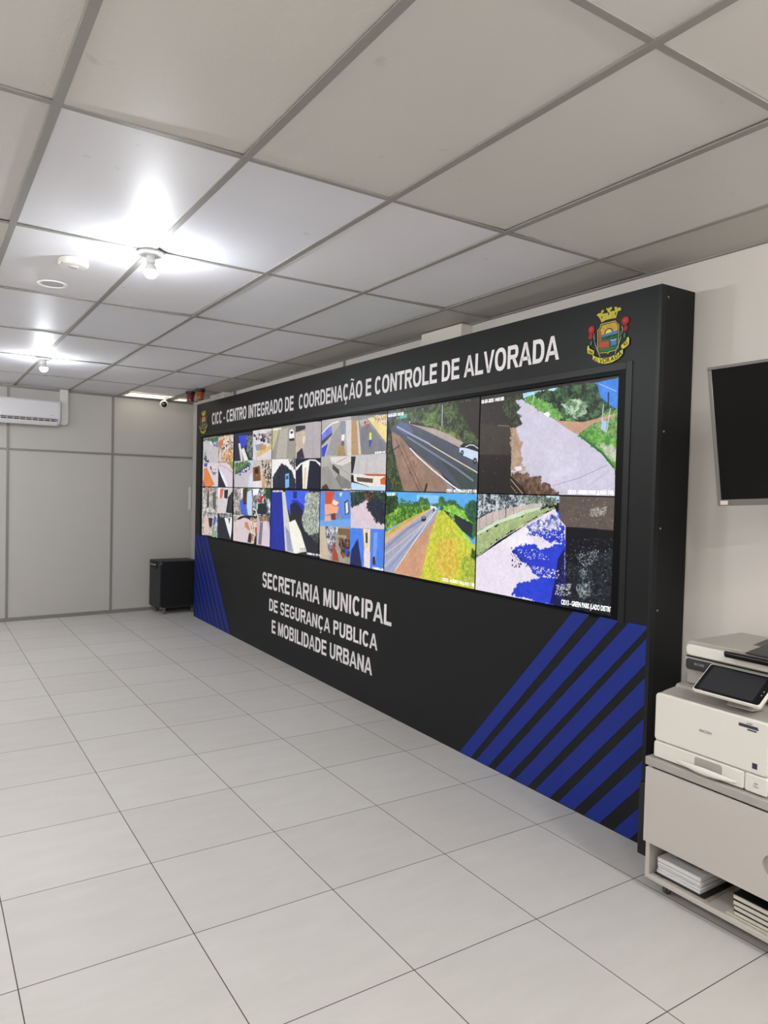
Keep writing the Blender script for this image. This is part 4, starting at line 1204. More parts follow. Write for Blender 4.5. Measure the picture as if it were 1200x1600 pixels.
CREST = [
    ('P','14120c',[(-0.0885,0.1185),(-0.0747,0.1291),(-0.0569,0.1279),(-0.0518,0.1396),(-0.0343,0.1394),(-0.0323,0.1269),(-0.0227,0.1283),(-0.0251,0.1447),(-0.0094,0.1421),(-0.0009,0.1442),(0.0186,0.1433),(0.0194,0.1241),(0.0297,0.1229),(0.029,0.1393),(0.0486,0.1386),(0.0516,0.1304),(0.0662,0.1329),(0.08,0.1202),(0.0726,0.1083),(0.0599,0.1089),(0.0479,0.0752),(0.007,0.0785),(-0.0205,0.0776),(-0.0482,0.0711),(-0.0604,0.0932),(-0.0727,0.1072)]),
    ('P','cfc64a',[(-0.0838,0.1181),(-0.0681,0.1256),(-0.0556,0.1221),(-0.0502,0.1365),(-0.037,0.1372),(-0.0358,0.126),(-0.0461,0.1219),(-0.0431,0.1158),(-0.0361,0.1173),(-0.0083,0.116),(-0.0105,0.1265),(-0.0213,0.1376),(-0.0205,0.1427),(-0.0075,0.1376),(0.0003,0.1412),(0.0167,0.1418),(0.0168,0.1309),(0.0051,0.1242),(0.007,0.1192),(0.0224,0.1195),(0.0377,0.1178),(0.0339,0.1267),(0.0325,0.137),(0.047,0.1367),(0.0491,0.1277),(0.0657,0.1303),(0.0767,0.1206),(0.0705,0.1111),(0.0564,0.1128),(0.0443,0.0796),(0.0069,0.0818),(-0.0207,0.0809),(-0.0476,0.0743),(-0.0579,0.0933),(-0.071,0.1102)]),
    ('P','2a2412',[(-0.0084,0.1187),(-0.0015,0.1187),(0.0011,0.1041),(-0.0057,0.1026)]),
    ('P','2a2412',[(0.0384,0.1096),(0.0451,0.1102),(0.0424,0.094),(0.0368,0.0978)]),
    ('P','2a2412',[(-0.0505,0.109),(-0.044,0.105),(-0.0434,0.0917),(-0.0492,0.0956)]),
    ('P','8a8030',[(-0.0287,0.1076),(-0.027,0.1078),(-0.0251,0.0877),(-0.0272,0.0876)]),
    ('P','8a8030',[(0.0229,0.1058),(0.0246,0.1061),(0.0239,0.0826),(0.0219,0.0827)]),
    ('P','d8cc54',[(-0.0733,0.038),(-0.0594,0.045),(-0.0515,0.0665),(0.0422,0.0671),(0.0522,0.0531),(0.0667,0.0416),(0.0677,-0.0759),(0.0486,-0.0857),(0.0113,-0.0871),(0.0006,-0.0959),(-0.0073,-0.0888),(-0.061,-0.0847),(-0.0681,-0.0598)]),
    ('P','14140e',[(-0.0686,0.0356),(-0.0558,0.0424),(-0.0471,0.0621),(0.041,0.063),(0.05,0.0503),(0.0628,0.0404),(0.0642,-0.073),(0.0471,-0.0822),(0.0077,-0.0833),(-0.0003,-0.0914),(-0.0074,-0.0855),(-0.0579,-0.0818),(-0.0639,-0.0585)]),
    ('P','d4b44c',[(-0.0621,0.0322),(-0.0504,0.0396),(-0.042,0.0574),(0.0401,0.0593),(0.0498,0.0463),(0.0588,0.0387),(0.0585,0.0157),(-0.0455,0.0076),(-0.0612,0.0116)]),
    ('L','6a4a14',5.0,[(-0.0048,0.0321),(-0.0124,0.0499)]),
    ('L','6a4a14',5.0,[(0.0021,0.0323),(0.0018,0.0555)]),
    ('L','6a4a14',5.0,[(0.0124,0.0318),(0.0165,0.0555)]),
    ('L','6a4a14',5.0,[(0.0211,0.0276),(0.0355,0.0494)]),
    ('L','6a4a14',5.0,[(0.0299,0.022),(0.0513,0.0344)]),
    ('L','6a4a14',5.0,[(-0.0184,0.0263),(-0.0366,0.0459)]),
    ('O','3a2a10',80.0,80.0,[(0.0023,0.0113)]),
    ('O','f0e474',62.0,64.0,[(0.0023,0.0107)]),
    ('P','5a86ca',[(-0.0455,0.0076),(0.0098,0.0119),(0.0584,0.017),(0.0597,0.0009),(-0.045,-0.0043)]),
    ('P','2c7a50',[(-0.045,-0.0043),(0.0597,0.0009),(0.0634,-0.0712),(0.047,-0.0795),(0.0075,-0.0806),(-0.0004,-0.087),(-0.0076,-0.0822),(-0.0552,-0.0789),(-0.0586,-0.0165)]),
    ('L','0c2414',9.0,[(-0.0413,-0.0096),(0.0106,-0.0059),(0.06,-0.0061)]),
    ('L','0c2414',7.0,[(-0.0374,-0.0185),(0.0107,-0.0081)]),
    ('L','0c2414',7.0,[(-0.0163,-0.0233),(0.0141,-0.0092)]),
    ('L','0c2414',7.0,[(0.0045,-0.024),(0.0193,-0.0096)]),
    ('L','0c2414',7.0,[(0.0284,-0.0238),(0.0261,-0.0096)]),
    ('L','0c2414',7.0,[(0.0452,-0.0212),(0.0328,-0.0086)]),
    ('L','0c2414',7.0,[(0.0585,-0.018),(0.0396,-0.0081)]),
    ('P','b06a44',[(-0.0618,0.0255),(-0.0458,0.0324),(-0.0463,-0.024),(-0.0582,-0.0254)]),
    ('P','c24a38',[(-0.0581,-0.027),(-0.0161,-0.0275),(0.0061,-0.0291),(0.0061,-0.0629),(-0.0575,-0.0586)]),
    ('L','e08050',4.0,[(-0.0569,-0.0388),(0.0059,-0.0405)]),
    ('L','e08050',4.0,[(-0.0572,-0.0485),(0.0063,-0.0515)]),
    ('P','143c28',[(0.0114,-0.0251),(0.0595,-0.0249),(0.0603,-0.0613),(0.0163,-0.0607)]),
    ('P','5a82c8',[(0.0156,-0.0285),(0.0562,-0.0276),(0.0568,-0.0573),(0.0203,-0.0578)]),
    ('L','e8ecf0',10.0,[(0.0166,-0.0281),(0.0287,-0.0306),(0.0389,-0.0312),(0.0556,-0.0275)]),
    ('L','b4b4aa',12.0,[(-0.0942,0.0255),(-0.0949,0.0006),(-0.0827,-0.0348),(-0.071,-0.0588),(-0.0593,-0.0827),(-0.0471,-0.1052)]),
    ('L','b4b4aa',12.0,[(0.0864,0.0308),(0.0923,0.0098),(0.0821,-0.0232),(0.067,-0.061),(0.0578,-0.0811),(0.048,-0.1026)]),
    ('O','a82c2c',62.0,72.0,[(-0.1112,0.0452)]),
    ('O','a82c2c',40.0,48.0,[(-0.1152,0.0109)]),
    ('O','c84040',34.0,36.0,[(-0.1143,0.0485)]),
    ('O','a82c2c',68.0,70.0,[(0.1072,0.0537)]),
    ('O','a82c2c',36.0,50.0,[(0.1107,0.0159)]),
    ('O','c84040',36.0,36.0,[(0.1051,0.0567)]),
    ('O','3a7050',24.0,44.0,[(-0.1097,-0.0244)]),
    ('O','3a7050',20.0,50.0,[(-0.0881,-0.0089)]),
    ('O','3a7050',24.0,44.0,[(0.1056,-0.0186)]),
    ('O','3a7050',18.0,50.0,[(0.0821,-0.0072)]),
    ('P','1a180a',[(-0.1364,-0.032),(-0.1187,-0.0347),(-0.1189,-0.0473),(-0.0857,-0.0663),(-0.0836,-0.0819),(-0.0942,-0.0848),(-0.0621,-0.1011),(-0.0265,-0.1112),(0.0184,-0.1111),(0.0586,-0.1007),(0.0849,-0.0893),(0.0831,-0.0636),(0.1158,-0.0421),(0.1191,-0.0281),(0.1331,-0.0285),(0.1385,-0.0405),(0.1384,-0.0696),(0.1013,-0.0883),(0.1024,-0.1135),(0.0721,-0.1349),(0.0315,-0.1471),(-0.011,-0.1485),(-0.0577,-0.1378),(-0.099,-0.1154),(-0.1001,-0.0912),(-0.1367,-0.0747),(-0.1394,-0.047)]),
    ('P','e2da4e',[(-0.1333,-0.0347),(-0.1215,-0.0371),(-0.1232,-0.0486),(-0.0885,-0.0678),(-0.0878,-0.0827),(-0.0966,-0.0878),(-0.1332,-0.0729),(-0.1356,-0.0495)]),
    ('P','e2da4e',[(-0.0962,-0.0879),(-0.0691,-0.104),(-0.0263,-0.1151),(0.0186,-0.1149),(0.0621,-0.1039),(0.0979,-0.0851),(0.099,-0.1114),(0.07,-0.1314),(0.03,-0.1437),(-0.0111,-0.1452),(-0.0571,-0.1345),(-0.0952,-0.1131)]),
    ('P','e2da4e',[(0.0872,-0.0655),(0.1185,-0.0458),(0.1225,-0.0313),(0.1316,-0.0315),(0.1352,-0.04),(0.135,-0.0669),(0.1205,-0.0774),(0.0999,-0.0854),(0.0883,-0.0772)]),
    ('T','A','2a2408',70.0,(-0.0823,-0.1127),-24.0),
    ('T','L','2a2408',74.0,(-0.062,-0.1211),-18.0),
    ('T','V','2a2408',78.0,(-0.0392,-0.1259),-10.0),
    ('T','O','2a2408',78.0,(-0.0153,-0.1281),-3.0),
    ('T','R','2a2408',78.0,(0.0095,-0.1278),4.0),
    ('T','A','2a2408',78.0,(0.0333,-0.1251),11.0),
    ('T','D','2a2408',78.0,(0.0594,-0.1175),18.0),
    ('T','A','2a2408',78.0,(0.0817,-0.1078),24.0),
    ('T','RS','2a2408',58.0,(0.115,-0.0627),28.0),
    ('T','1965','2a2408',46.0,(-0.11,-0.0702),-26.0),
]


# coat of arms: flat printed vinyl, one mesh per crest
CM = {}


def cmat(h):
    if h not in CM:
        CM[h] = mat('vinyl_' + h, [c * .88 for c in lin(h)], .5, spec=.2)
    return CM[h]


def crest(name, s, z, kx=1., kz=1.):
    mb = MB()
    for i, op in enumerate(CREST):
        d = -.0006 - .00009 * i
        M_ = cmat(op[1] if op[0] != 'T' else op[2])
        if op[0] == 'P':
            n = len(op[2])
            mb.add([(a * kx, d, b * kz) for a, b in op[2]], [tuple(range(n))], M_)
        elif op[0] == 'L':
            wd = op[2] * .276 / 790 / 2
            pts = [Vector(q) for q in op[3]]
            L_, R_ = [], []
            for k_, q in enumerate(pts):
                t_ = (pts[min(k_ + 1, len(pts) - 1)] - pts[max(k_ - 1, 0)]).normalized()
                nn = Vector((-t_.y, t_.x))
                L_.append(q + nn * wd)
                R_.append(q - nn * wd)
            for k_ in range(len(pts) - 1):
                q4 = [L_[k_], L_[k_ + 1], R_[k_ + 1], R_[k_]]
                mb.add([(a * kx, d, b * kz) for a, b in q4], [(0, 1, 2, 3)], M_)
        elif op[0] == 'O':
            (cx, cz), = op[4]
            k1, k2 = .276 / 790, .30 / 1000
            mb.add([((cx + op[2] * k1 * math.cos(u)) * kx, d, (cz + op[3] * k2 * math.sin(u)) * kz) for u in
                    [2 * math.pi * q / 24 for q in range(24)]], [tuple(range(24))], M_)
        else:
            _, txt, _, hh, (cx, cz), ang = op
            ab, fs = text_shape(txt, None, hh * .30 / 1000, .02)
            ab = ab - [ab[:, 0].max() / 2, hh * .15 / 1000]
            ca_, sa_ = math.cos(R(ang)), math.sin(R(ang))
            mb.add([((cx + a * ca_ - b * sa_) * kx, d, (cz + a * sa_ + b * ca_) * kz) for a, b in ab], fs, M_)
    o = mb.build(name, None, vw, smooth=0)
    face_out(o)
    o.location = (s, 0, z)
    return o


crest('coat_of_arms', sx_(2.522), 2.5285)
crest('coat_of_arms', sx_(8.965), 2.517, 1.12, 1.02)

# ------------------------------------------------------------------ video wall monitors and what they show
NR = np.random.default_rng(11)
ASP = 1.0917 / .6185


def vnoise(U, V, scale, seed):
    rg = np.random.default_rng(seed)
    n = 64
    lat = rg.random((n, n))
    x, y = U * scale * ASP + 7.3, V * scale + 3.1
    xi, yi = np.floor(x).astype(int), np.floor(y).astype(int)
    fx, fy = x - xi, y - yi
    fx, fy = fx * fx * (3 - 2 * fx), fy * fy * (3 - 2 * fy)
    g_ = lambda a, b: lat[a % n, b % n]
    return (g_(xi, yi) * (1 - fx) + g_(xi + 1, yi) * fx) * (1 - fy) + (g_(xi, yi + 1) * (1 - fx) + g_(xi + 1, yi + 1) * fx) * fy


def fbm(U, V, scale, seed):
    return (vnoise(U, V, scale, seed) + .6 * vnoise(U, V, scale * 2.1, seed + 1) + .4 * vnoise(U, V, scale * 4.3, seed + 2)) / 2.0


def inside(poly, U, V):
    r = np.zeros(U.shape, bool)
    n = len(poly)
    for i in range(n):
        (x0, y0), (x1, y1) = poly[i], poly[(i + 1) % n]
        if y0 == y1:
            continue
        c = ((y0 > V) != (y1 > V)) & (U < (x1 - x0) * (V - y0) / (y1 - y0) + x0)
        r ^= c
    return r


def rgb(h):
    return np.array([int(h[i:i + 2], 16) / 255 for i in (0, 2, 4)])


def paint(ops, nu, nv, seed):
    nu, nv = nu * 2, nv * 2
    V, U = np.meshgrid((np.arange(nv) + .5) / nv, (np.arange(nu) + .5) / nu, indexing='ij')
    img = np.zeros((nv, nu, 3)) + .02
    rg = np.random.default_rng(seed)
    fine = rg.random((nv, nu))
    for k, op in enumerate(ops):
        if op[0] == 'T':
            continue
        sd = seed * 100 + k
        if op[0] == 'P':
            _, c, na, poly = op
            if isinstance(c, float):
                c = '%06d' % int(c)
            du = (fbm(U, V, 30, sd) - .5) * .006
            m_ = inside(poly, U + du / ASP, V + du)
            tex = (fbm(U, V, 9, sd + 5) - .5) * 1.3 + (fbm(U, V, 40, sd + 9) - .5) * .9 + (fine - .5) * .5
            img[m_] = (rgb(c)[None, :] * (1 + na * 1.2 * tex[m_][:, None])).clip(0, 1)
        elif op[0] == 'N':
            _, c1, c2, sc, poly = op
            du = (.6 * fbm(U, V, 22, sd) + .4 * fbm(U, V, 60, sd + 30) - .5) * .085
            dv = (.6 * fbm(U, V, 22, sd + 3) + .4 * fbm(U, V, 60, sd + 33) - .5) * .085
            m_ = inside(poly, U + du / ASP, V + dv)
            f_ = .55 * fbm(U, V, .9 / sc, sd + 7) + .45 * fbm(U, V, 2.6 / sc, sd + 17)
            f_ = ((f_ - .5) * 4.0 + .5 + (fine - .5) * .75).clip(0, 1)
            col = rgb(c1)[None, None, :] * (1 - f_[..., None]) + rgb(c2)[None, None, :] * f_[..., None]
            img[m_] = col[m_]
        elif op[0] == 'S':
            _, c, cnt, size, poly = op
            xs_, ys_ = [q[0] for q in poly], [q[1] for q in poly]
            done, tries = 0, 0
            while done < cnt and tries < cnt * 6:
                tries += 1
                a, b = rg.uniform(min(xs_), max(xs_)), rg.uniform(min(ys_), max(ys_))
                if not inside(poly, np.array([a]), np.array([b]))[0]:
                    continue
                done += 1
                s1, s2 = size * rg.uniform(.5, 1.5), size * rg.uniform(.35, 1.0)
                j0, j1 = max(0, int((a - s1 / ASP) * nu)), min(nu, int((a + s1 / ASP) * nu) + 2)
                i0, i1 = max(0, int((b - s2) * nv)), min(nv, int((b + s2) * nv) + 2)
                if j1 <= j0 or i1 <= i0:
                    continue
                m_ = ((U[i0:i1, j0:j1] - a) * ASP / s1) ** 2 + ((V[i0:i1, j0:j1] - b) / s2) ** 2 < 1
                img[i0:i1, j0:j1][m_] = rgb(c) * rg.uniform(.75, 1.05)
        elif op[0] == 'L':
            _, c, wd, pts = op
            for (x0, y0), (x1, y1) in zip(pts[:-1], pts[1:]):
                dx, dy = (x1 - x0) * ASP, y1 - y0
                L2 = dx * dx + dy * dy + 1e-12
                t_ = (((U - x0) * ASP * dx + (V - y0) * dy) / L2).clip(0, 1)
                dd = np.hypot((U - x0) * ASP - t_ * dx, V - y0 - t_ * dy)
                al = ((wd * .5 + .5 / nv - dd) * nv).clip(0, 1)[..., None]
                img = img * (1 - al) + rgb(c).clip(0, 1) * al
        elif op[0] == 'O':
            _, c, rad, pts = op
            a, b = pts[0]
            rr = rad / 1240
            al = ((rr * .9 - np.hypot((U - a) * ASP, V - b)) * nv).clip(0, 1)[..., None]
            img = img * (1 - al) + rgb(c) * al
    img = (img * (1 + .10 * (fbm(U, V, 45, seed + 900) - .5)[..., None] + .05 * (fine - .5)[..., None])).clip(0, 1)
    img = img.reshape(nv // 2, 2, nu // 2, 2, 3).mean(axis=(1, 3))
    return np.where(img <= .04045, img / 12.92, ((img + .055) / 1.055) ** 2.4)


def feed_material():
    M = bpy.data.materials.new('screen_picture')
    M.use_nodes = True
    nt = M.node_tree
    b = nt.nodes['Principled BSDF']
    b.inputs['Base Color'].default_value = (.004, .004, .005, 1)
    b.inputs['Roughness'].default_value = .35
    b.inputs['Specular IOR Level'].default_value = .2
    a = nd(nt, 'ShaderNodeAttribute', attribute_name='picture')
    nt.links.new(a.outputs['Color'], b.inputs['Emission Color'])
    b.inputs['Emission Strength'].default_value = 1.0
    return M


M_FEED = feed_material()
M_CAPT = mat('caption_glow', 'f4f4f4', .5, emit=.9, ecolor='f4f4f4')
MLAB = {
    (0, 0): 'monitor at the far top corner of the video wall, four crowded street views',
    (0, 1): 'monitor at the far bottom corner of the video wall, four grey street views',
    (1, 0): 'top row monitor showing four small views, one with a brown kiosk by parked cars',
    (1, 1): 'bottom row monitor showing four small views, one with a dark arch over a pale road',
    (2, 0): 'top row monitor with four views, one of a white car from above',
    (2, 1): 'bottom row monitor with one large view of a blue building beside a grey tree',
    (3, 0): 'top row monitor with four views, one of a person in a yellow vest',
    (3, 1): 'bottom row monitor with four views, among them two bright blue rooms',
    (4, 0): 'top row monitor showing a dark road with a white car at its right edge',
    (4, 1): 'bottom row monitor showing a sunny highway beside yellow grass',
    (5, 0): 'top row monitor at the near end showing a pale road and trees',
    (5, 1): 'bottom monitor at the near end showing a road with blue tree shadows',
}
DY, DZ, ZT = 1.0917, .6185, 2.317
for (c, r), ops in FEEDS.items():
    s0 = sx_(9.0 - c * DY)
    z1 = ZT - r * DZ
    mw, mh = DY * KS, DZ
    t = thing('video_wall_monitor', MLAB[(c, r)], 'monitor', matrix=VW @ Matrix.Translation((s0, .006, z1 - mh)), group='monitors of the video wall')
    g1 = .0025
    mb = MB()
    e = .0022
    mb.box(e / 2, g1 + e / 2, 0, .05, e / 2, mh - e / 2).box(mw - g1 - e / 2, mw - e / 2, 0, .05, e / 2, mh - e / 2)
    mb.box(g1 + e / 2, mw - g1 - e / 2, 0, .05, e / 2, g1 + e / 2).box(g1 + e / 2, mw - g1 - e / 2, 0, .05, mh - g1 - e / 2, mh - e / 2)
    mb.box(g1 + e / 2, mw - g1 - e / 2, .02, .05, g1 + e / 2, mh - g1 - e / 2)
    mb.build('bezel', M_BEZ, t, smooth=0)
    nu, nv = {0: (110, 190), 1: (110, 190), 2: (180, 190), 3: (200, 190), 4: (300, 260), 5: (380, 280)}[c]
    img = paint(ops, nu, nv, 3 + c * 2 + r)
    a0, a1, b0, b1 = g1 + e / 2, mw - g1 - e / 2, g1 + e / 2, mh - g1 - e / 2
    gu, gv = np.meshgrid(np.linspace(a0, a1, nu), np.linspace(b1, b0, nv))
    co = np.stack([gu, np.full_like(gu, .003), gv], -1).reshape(-1, 3)
    idx = np.arange(nu * nv).reshape(nv, nu)
    q = np.stack([idx[1:, :-1], idx[1:, 1:], idx[:-1, 1:], idx[:-1, :-1]], -1).reshape(-1, 4)
    me = bpy.data.meshes.new('screen')
    me.vertices.add(len(co))
    me.vertices.foreach_set('co', co.ravel())
    me.loops.add(q.size)
    me.loops.foreach_set('vertex_index', q.ravel().astype(np.int32))
    me.polygons.add(len(q))
    me.polygons.foreach_set('loop_start', (np.arange(len(q)) * 4).astype(np.int32))
    me.update(calc_edges=True)
    ca = me.color_attributes.new('picture', 'FLOAT_COLOR', 'POINT')
    ca.data.foreach_set('color', np.concatenate([img.reshape(-1, 3), np.ones((nu * nv, 1))], 1).ravel())
    me.materials.append(M_FEED)
    o = bpy.data.objects.new('screen', me)
    COL.objects.link(o)
    o.parent = t
    for op in ops:
        if op[0] != 'T':
            continue
        _, txt, u0, v0, u1, v1, hh = op
        x0_, x1_ = a0 + u0 * mw, a0 + u1 * mw
        zb0, zb1 = mh * (1 - v0), mh * (1 - v1)
        mb = MB()
        add_text(mb, txt, lambda a, b, d: (x0_ + a, .0024, zb0 + (zb1 - zb0) * a / (x1_ - x0_) + b - hh * mh * .5), x1_ - x0_, hh * mh * .85, .02)
        mb.build('caption', M_CAPT, t, smooth=0)

# ------------------------------------------------------------------ things on the far wall
def on_far(x, d=0., z=0.):
    return FAR @ Matrix.Translation((fl(x), -d, z))


M_AC = mat('ac_white', 'dcdce0', .3, spec=.5)
t = thing('air_conditioner', 'white split air conditioner high on the far partition wall', 'air conditioner', matrix=on_far(1.03, .001, 2.40))
w2 = .425
prof = [(-.0, .005), (-.10, .0), (-.175, .03), (-.20, .075), (-.205, .12), (-.198, .285), (-.185, .302), (-.02, .31), (0, .31)]
MB().prism([(a, b) for a, b in prof], -w2, w2, 'YZ').build('body', M_AC, t, bevel=.006)
# prism in YZ extrudes along x
MB().prism([(-.2035, .082), (-.211, .088), (-.204, .283), (-.197, .288)], -w2 + .006, w2 - .03, 'YZ').build('front_panel', M_AC, t, bevel=.003)
M_DK = mat('dark_gap', '15151a', .5)
MB().prism([(-.19, .036), (-.206, .064), (-.206, .076), (-.19, .08), (-.16, .03)], -w2 + .01, w2 - .035, 'YZ').build('air_outlet', M_DK, t)
MB().prism([(-.178, .004), (-.186, -.002), (-.214, .038), (-.212, .048)], -w2 + .012, w2 - .04, 'YZ').build('louver_flap', M_AC, t, bevel=.002)
mb = MB()
for i in range(12):
    x = -w2 + .05 + i * .068
    mb.box(x, x + .006, -.2085, -.198, .048, .076)
mb.box(-w2 + .02, w2 - .05, -.209, -.2, .061, .066)
mb.build('vane', M_AC, t)
mb = MB()
add_text(mb, 'INVERTER', lambda a, b, d: (w2 - .115 + a, -.2115, .115 + b), .032, .008, .01)
mb.build('logo', mat('grey_print', '8a8a90', .5), t, smooth=0)
t = thing('pipe_cover', 'white pipe duct running down from the ceiling beside the air conditioner', 'duct', matrix=on_far(1.53, .001, 2.425))
mb = MB()
pts = [(-.045, HC - 2.425 - .004), (-.045, .06), (-.070, .06), (-.070, 0), (.012, 0)]
for i in range(7):
    a = R(-90 + 90 * i / 6)
    pts.append((.012 + .038 * math.cos(a), .038 + .038 * math.sin(a)))
pts.append((.05, HC - 2.425 - .004))
mb.prism(pts[::-1], -.06, 0)
mb.build('channel', M_ENAM, t, bevel=.006)
MB().prism([(-.033, HC - 2.425 - .005), (-.033, .075), (.038, .075), (.038, HC - 2.425 - .005)], -.064, -.06).build('lid', M_ENAM, t, bevel=.002)

# dome camera hanging from the ceiling beside the fitting
t = thing('security_camera', 'small white round security camera with a black lens at the far ceiling', 'camera', (2.71, 9.56, HC - .004))
MB().lathe([(.03, 0), (.03, -.012), (.012, -.018)], c=(.03, .0, 0), seg=24).build('mount', M_WHITE, t)
MB().tube([(.03, 0, -.01), (.022, 0, -.03), (.008, .01, -.05), (0, .012, -.062)], .011).build('arm', M_WHITE, t)
dirc = Vector((-.27, -.94, -.2)).normalized()
rot = Vector((0, 0, 1)).rotation_difference(dirc).to_matrix().to_4x4()
prof = [(.0001, -.054)] + [(.054 * math.cos(R(a)), .054 * math.sin(R(a))) for a in range(-75, 40, 12)] + [(.044, .036), (.034, .036)]
MB().lathe(prof, seg=32, cap=False).build('body', M_WHITE, t, matrix=Matrix.Translation((0, .0, -.10)) @ rot)
MB().lathe([(.036, .030), (.036, .040), (.024, .046), (.0001, .048)], seg=28).build('lens_face', mat('lens_black', '0a0a0c', .15), t, matrix=Matrix.Translation((0, .0, -.10)) @ rot)
MB().lathe([(.010, .045), (.010, .051), (.0001, .052)], seg=16).build('lens', mat('lens_glass', '30343c', .08), t, matrix=Matrix.Translation((0, .0, -.10)) @ rot)

# beacon lamps hanging from the ceiling
for (x, y), nm, col, lab in (((2.835, 8.86), 'red', '640c16', 'red beacon lamp with a dark base hanging at the far ceiling corner'),
                             ((2.852, 8.545), 'amber', '8e3c0c', 'amber beacon lamp hanging from the ceiling beside the red one')):
    t = thing('beacon_lamp', lab, 'beacon lamp', (x, y, HC - .002), group='beacon lamps')
    MB().lathe([(.060, 0), (.062, -.012), (.054, -.03), (.05, -.034)], seg=32).build('base', mat('beacon_base_' + nm, '1c1012' if nm == 'red' else '22140c', .3), t)
    ml = mat('beacon_lens_' + nm, col, .12, spec=.6, coat=.5)
    prof = [(.050, -.033), (.052, -.045), (.047, -.05), (.048, -.062), (.045, -.066), (.046, -.08), (.043, -.084), (.044, -.1), (.041, -.118), (.034, -.124), (.0001, -.125)]
    MB().lathe(prof, seg=32).build('lens', ml, t)

# pale cover plate at the far wall edge
tag(MB().box(-.02, .02, -.012, 0, -.16, .16).build('cover_plate', M_ENAM, None, bevel=.004, matrix=on_far(3.205, .0005, 1.53)),
    'narrow pale cover plate on the far wall at the end of the housing', 'cover plate')

# ------------------------------------------------------------------ equipment case in the far corner
M_CASE = mat('case_black', '202224', .5, bump=.1, bscale=120)
M_FACE = mat('case_face', '050507', .6)
t = thing('equipment_case', 'black wheeled equipment case on the floor in the far corner', 'case', matrix=on_far(2.64, .44, 0))
# local x along the far wall, y toward the wall
mb = MB().box(0, .53, 0, .40, .085, .70)
mb.build('body', M_CASE, t, bevel=.006)
MB().box(.022, .51, -.006, .002, .105, .682).build('front_panel', M_FACE, t, bevel=.002)
mb = MB()
mb.box(-.004, .020, -.008, .02, .085, .70).box(.512, .534, -.008, .02, .085, .70)
mb.box(.02, .512, -.008, .02, .684, .704)
mb.build('edge_frame', M_CASE, t, bevel=.003)
for x, z in ((.006, .676), (.526, .676), (.006, .09), (.526, .09)):
    MB().lathe([(.014, 0), (.012, .008), (.004, .012)], c=(x, -.018, z), axis='Y', seg=14).build('corner_cap', M_STEEL, t)
mb = MB().box(-.012, 0, .10, .30, .60, .69)
mb.build('handle_plate', M_FACE, t, bevel=.003)
MB().tube([(-.012, .13, .655), (-.03, .14, .65), (-.03, .26, .65), (-.012, .27, .655)], .008).build('handle', M_STEEL, t)
for x in (.07, .46):
    for y in (.05, .35):
        c_ = MB()
        c_.box(x - .025, x + .025, y - .025, y + .025, .078, .086)
        c_.box(x - .016, x - .012, y - .02, y + .014, .02, .08).box(x + .012, x + .016, y - .02, y + .014, .02, .08)
        o = c_.build('caster', M_STEEL, t)
        MB().lathe([(.018, -.011), (.026, -.008), (.026, .008), (.018, .011)], c=(x, y - .006, .026), axis='X', seg=20).build('wheel', mat('wheel_grey', '6c6a66', .5), o)

# ------------------------------------------------------------------ slim black board beside the housing
t = thing('slim_black_cabinet', 'slim black upright board between the housing and the printer cart', 'board', (2.90, 2.10, 0))
MB().box(0, .27, 0, .08, 0, .345).build('body', mat('board_black', '141618', .35), t, bevel=.004)
MB().lathe([(.008, 0), (.008, .006), (.004, .010)], c=(.016, .02, .345), seg=14).build('steel_knob', M_STEEL, t)
MB().box(-.003, .004, .002, .012, .01, .34).build('edge_strip', mat('board_edge', '3a3c40', .3, metal=.5), t)

# ------------------------------------------------------------------ printer cart
M_LAM = mat('grey_laminate', 'c2bdb8', .5, spec=.35, var=.02, vscale=8)
M_LAM2 = mat('laminate_edge', 'a9a49f', .5)
CXF, CYF, CL = 2.654, 1.955, 1.07      # front plane, far end, length
t = thing('printer_cart', 'light grey laminate cart on casters under the printer', 'cart', (CXF, CYF, 0))
CDp = .53
# local x into the wall, local y from -CL (near end) to 0 (far end)
MB().box(-.004, CDp, -CL - .01, .012, .546, .582).build('top', M_LAM2, t, bevel=.004)
MB().box(.002, CDp - .02, -.022, -.002, .058, .545).build('side_panel', M_LAM, t, bevel=.001)
MB().box(.002, CDp - .02, -CL + .002, -CL + .022, .058, .545).build('side_panel', M_LAM, t, bevel=.001)
MB().box(.0, CDp - .02, -CL + .023, -.023, .058, .078).build('bottom_shelf', M_LAM, t, bevel=.001)
MB().box(.02, CDp - .02, -CL + .023, -.023, .226, .242).build('inner_shelf', M_LAM, t)
MB().box(CDp - .02, CDp - .004, -CL + .003, -.003, .058, .545).build('back_panel', M_LAM, t)
# flap door with a finger hole
hy, hz, hr = -.569, .352, .05
mb = MB()
loop_o, loop_i = [], []
n = 32
dy0, dy1, dz0, dz1 = -CL + .004, -.0015, .222, .541
for i in range(n):
    a = 2 * math.pi * (i + .5) / n
    ca_, sa_ = math.cos(a), math.sin(a)
    loop_i.append((hy + hr * ca_, hz + hr * sa_))
    k_ = 1 / max(abs(ca_) / ((dy1 - dy0) / 2), abs(sa_) / ((dz1 - dz0) / 2))
    loop_o.append(((dy0 + dy1) / 2 + ca_ * k_, (dz0 + dz1) / 2 + sa_ * k_))
